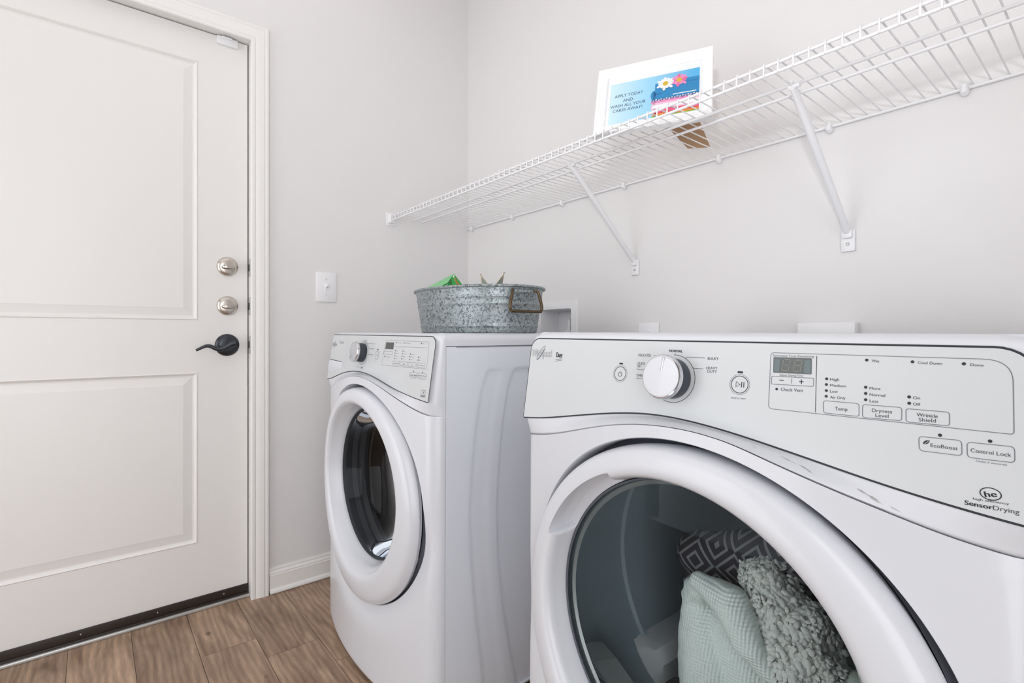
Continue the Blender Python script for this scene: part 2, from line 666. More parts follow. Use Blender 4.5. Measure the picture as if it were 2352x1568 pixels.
def build_floor():
    random.seed(5)
    vs, fs, uv, tone = [], [], [], []
    y0, pw, g = -1.0100, 0.1545, 0.0006
    cross = {-1: 0.277, 0: 0.403, -2: 0.86, 1: 0.55}
    fs.append((0, 1, 2, 3))
    vs += [(-0.12, RY, -0.003), (RX, RY, -0.003), (RX, 0, -0.003), (-0.12, 0, -0.003)]
    uv += [(0, 0)] * 4
    tone.append(0.42)
    for k in range(-12, 8):
        ya, yb = y0 + k * pw, y0 + (k + 1) * pw
        if yb < RY or ya > 0:
            continue
        ya, yb = max(ya, RY), min(yb, 0.0)
        c = cross.get(k, random.uniform(0, 1.2))
        xs = sorted(set([-0.12] + [x for x in [c - 1.22, c, c + 1.22, c + 2.44] if -0.12 < x < RX] + [RX]))
        for a, b in zip(xs[:-1], xs[1:]):
            o = len(vs)
            vs += [(a + g, ya + g, 0), (b - g, ya + g, 0), (b - g, yb - g, 0), (a + g, yb - g, 0)]
            fs.append((o, o + 1, o + 2, o + 3))
            ou, ov = random.uniform(0, 20), random.uniform(0, 20)
            uv += [(ou, ov), (ou + b - a, ov), (ou + b - a, ov + yb - ya), (ou, ov + yb - ya)]
            tone.append(random.uniform(0.86, 1.08))
    me = bpy.data.meshes.new('floor')
    me.from_pydata(vs, [], fs)
    ul = me.uv_layers.new(name='plank')
    for li, lp in enumerate(me.loops):
        ul.data[li].uv = uv[lp.vertex_index]
    at = me.attributes.new('tone', 'FLOAT', 'FACE')
    at.data.foreach_set('value', tone)
    me.materials.append(M['floor'])
    o = bpy.data.objects.new('floor', me)
    COL.objects.link(o)
    return struct(o)


build_floor()


# ---- door
def build_door():
    XD = -0.0376
    yr, yl, zb, zt = -0.9692, -1.8822, 0.012, 2.0410
    d = MB()
    panels = [(-1.722, -1.129, 1.0166, 1.9290), (-1.722, -1.129, 0.2339, 0.8329)]
    ys = [yl, -1.722, -1.129, yr]
    zs = [zb, 0.2339, 0.8329, 1.0166, 1.9290, zt]
    for i in range(3):
        for j in range(5):
            if i == 1 and j in (1, 3):
                continue
            d.add([(XD, ys[i], zs[j]), (XD, ys[i + 1], zs[j]), (XD, ys[i + 1], zs[j + 1]), (XD, ys[i], zs[j + 1])], [(0, 1, 2, 3)])
    prof = [(0.0, 0.0), (0.003, 0.0025), (0.006, -0.0005), (0.009, -0.0045), (0.012, -0.0060), (0.016, -0.0062), (0.040, -0.0015), (0.0425, -0.0008)]
    for (a, b, c, e) in panels:
        loops = [[(XD + h, a + o, c + o), (XD + h, b - o, c + o), (XD + h, b - o, e - o), (XD + h, a + o, e - o)] for o, h in prof]
        for p, q in zip(loops[:-1], loops[1:]):
            for k in range(4):
                k2 = (k + 1) % 4
                d.add([p[k], p[k2], q[k2], q[k]], [(0, 1, 2, 3)])
        d.add(loops[-1], [(0, 1, 2, 3)])
    d.bx(XD - 0.044, XD - 0.0062, yl, yr, zb, zt)                      # core of the leaf
    for (a, b) in ((yl, yl + 0.002), (yr - 0.0004, yr)):
        d.bx(XD - 0.01, XD - 0.0001, a, b, zb, zt)
    d.bx(XD - 0.01, XD - 0.0001, yl, yr, zt - 0.0004, zt)
    leaf = d.build('door_1', M['door'], ang=12)
    struct(leaf, 'white two-panel exterior door with raised panels in the left wall', 'door')
    # dead bolts
    for z, slot in ((1.2127, 0.85), (1.0703, 0.0)):
        b = MB()
        b.lathe([(0.0, 0.014), (0.016, 0.0135), (0.026, 0.0115), (0.032, 0.008), (0.0348, 0.003), (0.0352, 0.0)], (XD, -1.0355, z), 'x', 40)
        db = b.build('deadbolt', M['nickel'], leaf)
        t = MB()
        n = 15
        rows = []
        for i in range(n):
            s = -1 + 2 * i / (n - 1)
            hw = 0.0078 * math.sqrt(max(0.0, 1 - s * s)) + 0.0003
            rows.append([(XD + 0.013 + 0.0, -1.0355 + s * 0.0225, z - 0.004 + hw * 0.9), (XD + 0.013 + 0.014 * (1 - s ** 4), -1.0355 + s * 0.0225, z - 0.004 + hw * 0.5),
                         (XD + 0.013 + 0.014 * (1 - s ** 4), -1.0355 + s * 0.0225, z - 0.004 - hw * 0.5), (XD + 0.013, -1.0355 + s * 0.0225, z - 0.004 - hw)])
        t.grid(rows)
        t.build('thumb_turn', M['nickel'], db)
        if slot:
            MB().lathe([(0, 0.0142), (0.002, 0.0142), (0.002, 0.012)], (XD, -1.0475, z + 0.002), 'x', 10).build('pin_hole', M['gunmetal'], db)
    # lever
    lz, ly = 0.928, -1.0363
    h = MB()
    h.lathe([(0.0, 0.013), (0.02, 0.0125), (0.03, 0.010), (0.0365, 0.006), (0.0395, 0.002), (0.040, 0.0)], (XD, ly, lz), 'x', 40)
    hr = h.build('door_handle', M['gunmetal'], leaf)
    lv = MB()
    pts, rr, fl = [], [], []
    for i in range(19):
        s = i / 18
        yy = ly + 0.018 - 0.121 * s
        zz = lz - 0.004 + 0.011 * math.exp(-((s - 0.03) / 0.16) ** 2) - 0.010 * math.exp(-((s - 0.42) / 0.2) ** 2) + 0.004 * math.exp(-((s - 0.68) / 0.15) ** 2) - 0.013 * max(0, (s - 0.72) / 0.28) ** 1.5
        xx = XD + 0.046 - 0.006 * s
        pts.append((xx, yy, zz))
        rr.append(0.0125 * (1 - s) ** 1.2 * 0.6 + 0.0042)
        fl.append(0.75)
    lv.tube(pts, rr, 12, flat=fl)
    lv.tube([(XD + 0.008, ly, lz), (XD + 0.046, ly, lz)], 0.011, 14)
    lv.build('lever', M['gunmetal'], hr)
    # sweep at the foot
    s = MB()
    s.bx(XD, XD + 0.006, yl, yr, 0.0165, 0.0462, 0.0012)
    s.bx(XD, XD + 0.010, yl, yr, 0.006, 0.0185, 0.002)
    sw = s.build('door_sweep', M['sweep'], leaf)
    for y in (-1.0478, -1.2452, -1.4437, -1.64, -1.84):
        q = MB()
        q.lathe([(0, 0.0085), (0.002, 0.0083), (0.0034, 0.0065), (0.0034, 0.004)], (XD, y, 0.0325), 'x', 12)
        q.build('screw', M['screw'], sw)
    c = MB()
    c.bx(XD, XD + 0.011, -1.0705, -1.0030, 2.0125, 2.0405, 0.002)
    c.bx(XD + 0.011, XD + 0.016, -1.056, -1.022, 2.033, 2.0405, 0.001)
    c.build('contact_plate', M['plastic'], leaf)
    return leaf


build_door()


# ---- jamb, casing, threshold, baseboards
def sweep_profile(mb, prof, path, mi=0):
    """prof: (offset outward in plane, height off wall x); path: corner list of (y, z, outward dy, outward dz)."""
    rows = []
    for (y, z, dy, dz) in path:
        rows.append([(h, y + dy * o, z + dz * o) for o, h in prof])
    mb.grid(rows, mi)


t = MB()
t.bx(-0.118, -0.0002, DY1, DY1 + 0.0158, 0, DZ + 0.0158).bx(-0.118, -0.0002, DY0 - 0.0158, DY0, 0, DZ + 0.0158).bx(-0.118, -0.0002, DY0, DY1, DZ, DZ + 0.0158)
t.bx(-0.118, -0.083, DY1 - 0.012, DY1, 0, DZ).bx(-0.118, -0.083, DY0, DY0 + 0.012, 0, DZ).bx(-0.118, -0.083, DY0, DY1, DZ - 0.012, DZ)
jamb = struct(t.build('trim_1', M['trim'], smooth=False), 'white door jamb around the exterior door', 'door jamb')
for z in (1.2127, 1.0703, 0.928):
    sp = MB()
    sp.bx(-0.034, -0.006, DY1 - 0.0018, DY1, z - 0.032, z + 0.032, 0.0006)
    p = sp.build('strike_plate', M['alu'], jamb)
    MB().bx(-0.036, -0.016, DY1 - 0.0022, DY1 - 0.0015, z - 0.013, z + 0.013, 0.0003).build('bolt_hole', M['dark'], p)
prof = [(0.0, 0.0), (0.0, 0.010), (0.003, 0.0125), (0.012, 0.0125), (0.015, 0.0105), (0.018, 0.0125), (0.030, 0.0155), (0.042, 0.0165), (0.047, 0.0148), (0.050, 0.0165), (0.0565, 0.0165), (0.0595, 0.0145), (0.0595, 0.0)]
t = MB()
sweep_profile(t, prof, [(DY1 - 0.002, 0.0, 1, 0), (DY1 - 0.002, DZ - 0.005, 1, 1), (DY0 + 0.002, DZ - 0.005, -1, 1), (DY0 + 0.002, 0.0, -1, 0)])
struct(t.build('trim_2', M['trim'], ang=20), 'white moulded casing around the door', 'door casing')
t = MB()
t.bx(-0.118, -0.030, DY0, DY1, 0.0, 0.006, 0.001).bx(-0.030, -0.019, DY0, DY1, 0.0, 0.012, 0.004)
struct(t.build('trim_3', M['alu']), 'pale metal threshold under the door', 'threshold')
MBX = MB().bx(-0.119, -0.1185, DY0, DY1, 0, DZ)  # dark sheet added so the gaps round the door stay black
struct(MBX.build('dark_backing', M['dark'], smooth=False), 'dark sheet added behind the door to blacken its gaps', 'backing sheet')


def baseboard(name, a, b, along):
    pr = [(0.0, 0.0), (0.016, 0.0), (0.0205, 0.003), (0.0215, 0.008), (0.0185, 0.0145), (0.0125, 0.019), (0.0125, 0.068), (0.0105, 0.0715), (0.0112, 0.075), (0.0085, 0.081), (0.0062, 0.083), (0.0066, 0.089), (0.004, 0.094), (0.0, 0.094)]
    rows = []
    for s in (a, b):
        rows.append([((h, s, z) if along == 'y' else (s, -h, z)) for h, z in pr])
    m = MB()
    m.grid(rows)
    return struct(m.build(name, M['trim'], ang=25))


baseboard('baseboard_left', DY1 + 0.0595, -0.0215, 'y')
baseboard('baseboard_back', 0.0, RX, 'x')


# ================================================================== WALL FITTINGS
def light_switch():
    y0, y1, z0, z1 = -0.7316, -0.6515, 1.0955, 1.2145
    yc, zc = (y0 + y1) / 2, (z0 + z1) / 2
    r = thing('light_switch', 'white toggle light switch plate on the left wall between door and washer', 'light switch', (0, yc, zc))
    MB().box((0.003, 0, 0), (0.006, y1 - y0, z1 - z0), 0.0025).build('wall_plate', M['plastic'], r)
    q = MB()
    q.bx(0.0055, 0.0075, -0.0065, 0.0065, -0.0135, 0.0135, 0.0006)
    q.build('toggle_surround', M['plastic'], r)
    q = MB()
    q.box((0.011, 0, 0.0035), (0.014, 0.009, 0.011), 0.0015, rot=Matrix.Rotation(-0.5, 3, 'Y'))
    q.build('toggle', M['plastic'], r)
    for s in (-1, 1):
        MB().lathe([(0, 0.0078), (0.0022, 0.0072), (0.003, 0.006)], (0, 0, s * 0.0305), 'x', 12).build('screw', M['alu'], r)


light_switch()


def outlets():
    r = thing('outlet_plate', 'small white outlet plate just showing above the dryer top, beside the supply box', 'outlet', (1.039, 0, 0.943))
    MB().box((0, -0.003, 0), (0.078, 0.006, 0.118), 0.002).build('wall_plate', M['plastic'], r)
    q = MB()
    for s in (-1, 1):
        q.lathe([(0, -0.0085), (0.015, -0.0085), (0.0165, -0.006)], (0, 0, s * 0.02), 'y', 20)
    q.build('socket', M['plastic'], r)
    MB().lathe([(0, -0.0075), (0.003, -0.007), (0.003, -0.006)], (0, 0, 0), 'y', 10).build('screw', M['alu'], r)
    r = thing('power_outlet', 'wide white surface-mounted power outlet box behind the dryer, under the second bracket', 'outlet', (1.565, 0, 0.935))
    MB().box((0, -0.015, 0), (0.127, 0.030, 0.115), 0.004).build('outlet_box', M['plastic'], r)
    q = MB()
    q.lathe([(0, -0.033), (0.03, -0.033), (0.032, -0.029)], (0, 0, -0.01), 'y', 28)
    q.build('socket', M['gasket'], r)


outlets()


def supply_box():
    x0, x1, z0, z1 = 0.500, 0.7235, 0.905, 1.0915
    xc, zc = (x0 + x1) / 2, (z0 + z1) / 2
    r = thing('washer_supply_box', 'white recessed washer water supply box behind the metal tub', 'supply box', (xc, 0, zc))
    f = MB()
    out = round_quad([(x0 - xc, z0 - zc), (x1 - xc, z0 - zc), (x1 - xc, z1 - zc), (x0 - xc, z1 - zc)], 0.012)
    inn = round_quad([(BX0 - xc, BZ0 - zc), (BX1 - xc, BZ0 - zc), (BX1 - xc, BZ1 - zc), (BX0 - xc, BZ1 - zc)], 0.008)
    n = len(out)
    loops = [[(p[0], 0.0, p[1]) for p in out], [(p[0], -0.009, p[1]) for p in out], [(p[0] * 0.985, -0.011, p[1] * 0.985) for p in out],
             [(p[0] * 1.02, -0.011, p[1] * 1.02) for p in inn], [(p[0], -0.008, p[1]) for p in inn], [(p[0] * 0.97, 0.085, p[1] * 0.97) for p in inn]]
    f.grid(loops, closed_u=True)
    f.add(loops[-1], [tuple(range(n))])
    f.build('box_frame', M['plastic'], r)
    v = MB()
    v.lathe([(0.016, -0.05), (0.016, 0.0), (0.012, 0.004), (0.0, 0.004)], (0.02, 0.045, -0.02), 'z', 18)
    v.tube([(0.02, 0.085, 0.02), (0.02, 0.045, 0.02), (0.02, 0.045, -0.02)], 0.008, 10)
    v.build('drain_pipe', M['plastic'], r)
    v = MB()
    v.lathe([(0.0, -0.03), (0.012, -0.03), (0.014, -0.02), (0.014, 0.0), (0.0, 0.004)], (0.06, 0.03, -0.028), 'z', 16)
    v.tube([(0.06, 0.03, -0.03), (0.06, 0.03, -0.07)], 0.009, 10)
    v.build('valve', M['black'], r)


supply_box()


# ================================================================== WIRE SHELF
ZS = 1.4775
XEND = 2.42


def wire_shelf():
    r = thing('wire_shelf', 'long white vinyl-coated wire shelf on the back wall with two diagonal supports', 'wire shelf', (0, 0, ZS))
    for y, z, rad in ((-0.4087, 0.0, 0.0030), (-0.4115, -0.0185, 0.0030), (-0.3039, -0.0046, 0.0034), (-0.2550, -0.0046, 0.0034), (-0.0050, -0.0042, 0.0036)):
        MB().tube([(0.004, y, z), (XEND, y, z)], rad, 10).build('rail', M['wire'], r)
    wr = MB()
    wr.tube([(0, -0.001, 0.0008), (0, -0.406, 0.0008 + 0.0022), (0, -0.4095, 0.0042), (0, -0.4125, 0.0030), (0, -0.4145, -0.0005), (0, -0.4152, -0.0175), (0, -0.4145, -0.0205)], 0.00165, 6)
    w0 = wr.build('deck_wire', M['wire'], r)
    x0 = 1.807 - 67 * 0.02655
    w0.location = (x0, 0, 0)
    k = 1
    while x0 + k * 0.02655 < XEND - 0.005:
        c = w0.copy()
        c.location = (x0 + k * 0.02655, 0, 0)
        c.parent = r
        COL.objects.link(c)
        k += 1
    # wall clips
    for x in (0.0418, 0.3453, 0.646, 0.9439, 1.2842, 1.5694, 1.8207, 2.12):
        c = MB()
        c.tube([(0, 0.0, -0.011), (0, -0.008, -0.0135), (0, -0.0125, -0.011), (0, -0.0135, -0.004), (0, -0.011, 0.003)], [0.0055, 0.0075, 0.0075, 0.0065, 0.0045], 10)
        c.lathe([(0.0, -0.0155), (0.0045, -0.015), (0.0068, -0.0115), (0.007, 0.0)], (0, 0.0, -0.006), 'y', 14)
        o = c.build('wall_clip', M['plastic'], r)
        o.location = (x, 0, 0)
    # end bracket on the left wall
    e = MB()
    e.bx(0.0, 0.004, -0.432, -0.385, -0.040, 0.016, 0.0015)
    e.bx(0.0, 0.022, -0.424, -0.398, -0.031, -0.006, 0.004)
    e.bx(0.0, 0.026, -0.421, -0.4165, -0.028, 0.006, 0.0015)
    e.build('end_bracket', M['plastic'], r)
    for x in (0.985, 1.607):
        b = MB()
        top = Vector((x - 0.004, -0.302, -0.009))
        bot = Vector((x, -0.011, -0.268))
        n = 14
        pts = [top.lerp(bot, i / n) for i in range(n + 1)]
        rr = [0.0085 + 0.003 * max(0, 1 - i / 3.0) for i in range(n + 1)]
        fl = [1.0 - 0.55 * max(0, 1 - i / 2.5) for i in range(n + 1)]
        b.tube(pts, rr, 14, flat=fl)
        b.tube([(x - 0.012, -0.3039, -0.0085), (x + 0.010, -0.3039, -0.0085)], 0.0052, 10)
        b.tube([(x - 0.004, -0.302, -0.009), (x - 0.004, -0.3095, -0.004), (x - 0.004, -0.309, 0.001)], 0.0042, 8)
        o = b.build('support_bracket', M['wire'], r)
        p = MB()
        p.box((x, -0.0035, -0.290), (0.030, 0.007, 0.052), 0.003)
        p.box((x, -0.008, -0.274), (0.022, 0.014, 0.022), 0.004)
        p.build('wall_plate', M['plastic'], o)
        MB().lathe([(0, -0.0095), (0.003, -0.009), (0.0042, -0.007), (0.0042, -0.005)], (x, 0, -0.298), 'y', 12).build('screw', M['screw'], o)


wire_shelf()


# ------------------------------------------------------------------ console lettering, measured on the panel plane (u, v in metres)
DRYER_TEXT = [
    ('DELICATES', (-0.0884, 0.0296), (-0.0661, 0.0299), 0.0041, 1),
    ('QUICK', (-0.0885, 0.0172), (-0.0749, 0.0175), 0.0037, 1),
    ('DRY', (-0.0888, 0.0128), (-0.0809, 0.013), 0.0033, 1),
    ('Adjust Dryness', (-0.0892, 0.0091), (-0.0636, 0.0095), 0.0021, 0),
    ('TIMED DRY', (-0.089, -0.0012), (-0.0625, -0.0004), 0.0039, 1),
    ('Adjust Drying Time', (-0.0892, -0.0045), (-0.0599, -0.0034), 0.0021, 0),
    ('NORMAL', (-0.0361, 0.0381), (-0.0147, 0.0378), 0.0037, 2),
    ('BULKY', (0.0241, 0.0294), (0.0393, 0.0297), 0.0038, 1),
    ('HEAVY', (0.0231, 0.0167), (0.0387, 0.017), 0.0036, 1),
    ('DUTY', (0.025, 0.0123), (0.0385, 0.0125), 0.0036, 1),
    ('Hold to Start', (0.0604, -0.0189), (0.0793, -0.018), 0.0023, 0),
    ('Estimated Time Remaining', (0.1086, 0.0374), (0.1541, 0.038), 0.0025, 0),
    ('Adjust Drying Time', (0.1175, 0.0145), (0.1439, 0.0152), 0.0022, 0),
    ('Check Vent', (0.1203, -0.0033), (0.1448, -0.0026), 0.0038, 1),
    ('High', (0.1719, 0.0129), (0.1808, 0.0131), 0.0029, 1),
    ('Medium', (0.1723, 0.0063), (0.1878, 0.0067), 0.0029, 1),
    ('Low', (0.1726, -0.0004), (0.1802, -0.0001), 0.0029, 1),
    ('Air Only', (0.173, -0.0069), (0.1879, -0.0065), 0.0029, 1),
    ('Temp', (0.1783, -0.0194), (0.1905, -0.0188), 0.0038, 1),
    ('Dryness', (0.2128, -0.0169), (0.2301, -0.0164), 0.0036, 1),
    ('Level', (0.2161, -0.0217), (0.2274, -0.0212), 0.0036, 1),
    ('Wrinkle', (0.2501, -0.0166), (0.2666, -0.0162), 0.0036, 1),
    ('Shield', (0.252, -0.0213), (0.2653, -0.0207), 0.0036, 1),
    ('Wet', (0.21, 0.0356), (0.2169, 0.0354), 0.0028, 1),
    ('Cool Down', (0.2492, 0.0356), (0.2682, 0.0356), 0.0027, 1),
    ('Done', (0.2886, 0.0357), (0.298, 0.0357), 0.0025, 1),
    ('More', (0.2095, 0.0063), (0.2191, 0.0065), 0.0029, 1),
    ('Normal', (0.2099, -0.0003), (0.2235, -0.0001), 0.0029, 1),
    ('Less', (0.2102, -0.007), (0.2179, -0.0068), 0.0029, 1),
    ('On', (0.2467, 0.0001), (0.2523, 0.0002), 0.0029, 1),
    ('Off', (0.2469, -0.0062), (0.2528, -0.006), 0.0028, 1),
    ('EcoBoost', (0.262, -0.0446), (0.2821, -0.0443), 0.0035, 1),
    ('Control Lock', (0.2911, -0.0442), (0.3181, -0.0437), 0.0035, 1),
    ('Hold 3 seconds', (0.2952, -0.0523), (0.3157, -0.0518), 0.0017, 0),
    ('high efficiency', (0.294, -0.0867), (0.3177, -0.0854), 0.0020, 1),
    ('Sensor', (0.2882, -0.0925), (0.307, -0.0922), 0.0040, 2),
    ('Drying', (0.3075, -0.0922), (0.3242, -0.0917), 0.0039, 1),
    ('he', (0.3019, -0.0824), (0.3096, -0.0805), 0.0050, 2),
]
DRYER_BOX = [
    ([(0.1058, 0.042), (0.3173, 0.0427), (0.3195, -0.0237), (0.1076, -0.0259)], 0.0120, 0),
    ([(0.1087, 0.0134), (0.1551, 0.0143), (0.1556, 0.0048), (0.109, 0.0038)], 0.0025, 0),
    ([(0.1667, -0.01), (0.2008, -0.0096), (0.2015, -0.0232), (0.1673, -0.0236)], 0.0040, 0),
    ([(0.2041, -0.0101), (0.238, -0.0094), (0.2384, -0.0227), (0.2046, -0.0238)], 0.0040, 0),
    ([(0.2414, -0.0101), (0.2751, -0.0095), (0.2755, -0.0225), (0.242, -0.0233)], 0.0040, 0),
    ([(0.2525, -0.036), (0.2846, -0.0348), (0.2853, -0.0488), (0.2537, -0.0497)], 0.0050, 0),
    ([(0.2884, -0.0355), (0.32, -0.0344), (0.3205, -0.0483), (0.2891, -0.0494)], 0.0050, 0),
    ([(0.1092, 0.0367), (0.152, 0.0371), (0.1527, 0.0184), (0.11, 0.0177)], 0.0020, 9),
]
DRYER_DOT = [ (0.1155, -0.0017), (0.1684, 0.0146), (0.1685, 0.0082), (0.1688, 0.0014), (0.169, -0.0049), (0.2056, 0.0375), (0.2449, 0.0375), (0.2841, 0.0375), (0.206, 0.0084), (0.2063, 0.0018), (0.2066, -0.0048), (0.2435, 0.0019), (0.2438, -0.0044), (0.2688, -0.0323), (0.3041, -0.0321) ]
DRYER_LINE = [
    ([(-0.0092, 0.0306), (-0.0068, 0.0319), (0.0198, 0.0317)], 1),
    ([(0.0044, 0.0171), (0.0186, 0.0168)], 1),
    ([(-0.0615, 0.0322), (-0.0585, 0.0322)], 1),
    ([(0.1568, 0.0398), (0.1592, -0.024)], 1),
    ([(0.1315, 0.012), (0.1318, 0.0063)], 0),
    ([(0.1176, 0.0092), (0.1228, 0.0092)], 2),
    ([(0.1401, 0.0094), (0.1449, 0.0093)], 2),
    ([(0.1423, 0.0119), (0.1425, 0.0066)], 2),
    ([(-0.0256, 0.0364), (-0.0251, 0.0355)], 1),
]
WASHER_TEXT = [
    ('Normal', (-0.0755, 0.0454), (-0.0537, 0.0451), 0.0019, 0),
    ('Delicate', (-0.0232, 0.0374), (0.0092, 0.0373), 0.0018, 0),
    ('Whites', (-0.0334, 0.0219), (0.0058, 0.0221), 0.0022, 1),
    ('Heavy Duty', (-0.0301, 0.0049), (0.0035, 0.005), 0.0022, 1),
    ('Clean Washer', (-0.1073, -0.0357), (-0.0636, -0.0345), 0.0019, 0),
    ('Hold to Start', (0.0149, -0.0122), (0.036, -0.012), 0.0014, 0),
    ('Add a Garment', (0.144, 0.0429), (0.1698, 0.0427), 0.0020, 0),
    ('Wash Rinse Spin', (0.1871, 0.043), (0.2154, 0.0429), 0.0020, 0),
    ('Done', (0.276, 0.0437), (0.2869, 0.0436), 0.0019, 0),
    ('Clean Washer', (0.0824, 0.0028), (0.1138, 0.0032), 0.0019, 0),
    ('Hot', (0.1437, 0.0209), (0.1509, 0.021), 0.0020, 0),
    ('Warm', (0.1434, 0.014), (0.1562, 0.0141), 0.0020, 0),
    ('Cool', (0.1422, 0.007), (0.1527, 0.0071), 0.0020, 0),
    ('Cold', (0.1419, 0.0001), (0.1527, 0.0002), 0.0020, 0),
    ('Max', (0.1854, 0.0212), (0.193, 0.0213), 0.0020, 0),
    ('Medium', (0.1843, 0.0144), (0.2018, 0.0145), 0.0020, 0),
    ('High', (0.184, 0.0074), (0.1955, 0.0075), 0.0020, 0),
    ('No', (0.1844, 0.0009), (0.1912, 0.001), 0.0020, 0),
    ('Heavy', (0.2277, 0.015), (0.2415, 0.0149), 0.0021, 0),
    ('Normal', (0.2271, 0.0082), (0.2441, 0.0082), 0.0021, 0),
    ('Light', (0.2272, 0.0012), (0.2374, 0.0012), 0.0021, 0),
    ('On', (0.2705, 0.0086), (0.2768, 0.0085), 0.0021, 0),
    ('Off', (0.2707, 0.0015), (0.2783, 0.0015), 0.0021, 0),
    ('Wash Temp', (0.1352, -0.0128), (0.1672, -0.0124), 0.0027, 0),
    ('Spin', (0.1882, -0.0122), (0.1996, -0.0122), 0.0027, 0),
    ('Soil', (0.2323, -0.0118), (0.2432, -0.0118), 0.0026, 0),
    ('Extra Rinse', (0.2664, -0.011), (0.2974, -0.011), 0.0025, 0),
    ('Cycle Signal', (0.2344, -0.0375), (0.27, -0.0368), 0.0033, 1),
    ('Control Lock', (0.2778, -0.0362), (0.3148, -0.0354), 0.0032, 1),
    ('Hold 3 seconds', (0.2394, -0.0447), (0.2667, -0.0439), 0.0015, 0),
    ('Hold 3 seconds', (0.2823, -0.0438), (0.3125, -0.0428), 0.0015, 0),
]
WASHER_BOX = [
    ([(0.0719, 0.0498), (0.3083, 0.049), (0.3131, -0.0174), (0.0652, -0.0201)], 0.0120, 0),
    ([(0.0707, 0.0191), (0.1212, 0.0196), (0.121, 0.0109), (0.0699, 0.0105)], 0.0020, 0),
    ([(0.1301, -0.0055), (0.1698, -0.0053), (0.1706, -0.0159), (0.1305, -0.0162)], 0.0030, 0),
    ([(0.1737, -0.0053), (0.2127, -0.005), (0.2134, -0.0154), (0.1745, -0.0159)], 0.0030, 0),
    ([(0.2174, -0.0048), (0.2579, -0.0042), (0.2591, -0.0149), (0.2182, -0.0155)], 0.0030, 0),
    ([(0.2613, -0.004), (0.3021, -0.0037), (0.3032, -0.0155), (0.2624, -0.0154)], 0.0030, 0),
    ([(0.2321, -0.0294), (0.2712, -0.0284), (0.2723, -0.04), (0.2325, -0.0408)], 0.0030, 1),
    ([(0.2755, -0.0288), (0.3156, -0.0282), (0.3165, -0.0392), (0.2761, -0.0399)], 0.0030, 1),
    ([(0.2999, -0.0684), (0.3214, -0.0678), (0.3227, -0.0839), (0.3015, -0.0844)], 0.0010, 0),
    ([(0.0754, 0.044), (0.1233, 0.044), (0.1236, 0.0254), (0.074, 0.0251)], 0.0010, 9),
]
WASHER_DOT = [ (0.1375, 0.0443), (0.181, 0.0442), (0.2711, 0.045), (0.138, 0.0223), (0.1373, 0.0153), (0.1361, 0.0085), (0.1362, 0.0015), (0.1796, 0.0227), (0.1789, 0.0157), (0.1785, 0.0089), (0.1786, 0.0021), (0.2222, 0.0162), (0.2219, 0.0094), (0.2216, 0.0026), (0.2653, 0.0098), (0.2655, 0.0026), (0.2518, -0.026), (0.2945, -0.0257), (0.0766, 0.0045) ]
WASHER_LINE = [
    ([(0.1348, 0.0329), (0.297, 0.0349)], 0),
    ([(-0.065, 0.0414), (-0.0539, 0.0384), (-0.0245, 0.0384)], 0),
]


# ================================================================== WASHER AND DRYER
TAU = 0.0085            # the two machines stand a hair out of level, right side low
KP = 0.15               # backward lean of the control consoles
SQ = math.sqrt(1 + KP * KP)
MW = 0.69
HW = MW / 2
ZD = 0.521              # door centre height
ZI = 0.538              # window centre height, the ring is thicker at its foot
R0 = 0.3025             # door opening in the front panel


def pplace(eps):
    def f(u, v):
        z = 0.9 + v / SQ
        y = KP * (z - 0.9)
        return (u, y - eps / SQ, z + KP * eps / SQ)
    return f


def bow(x):
    return -0.050 * (1 - min(1.0, abs(x) / HW) ** 2)


def sstep(a, b, x):
    t = min(1.0, max(0.0, (x - a) / (b - a)))
    return t * t * (3 - 2 * t)


def xcols(n=60, a=0.03):
    """x samples, dense on the rounded sides."""
    e = [HW - a + a * math.sin(PI / 2 * i / 10) for i in range(11)]
    mid = [-(HW - a) + 2 * (HW - a) * i / n for i in range(n + 1)]
    return [-q for q in reversed(e)] + mid[1:-1] + e


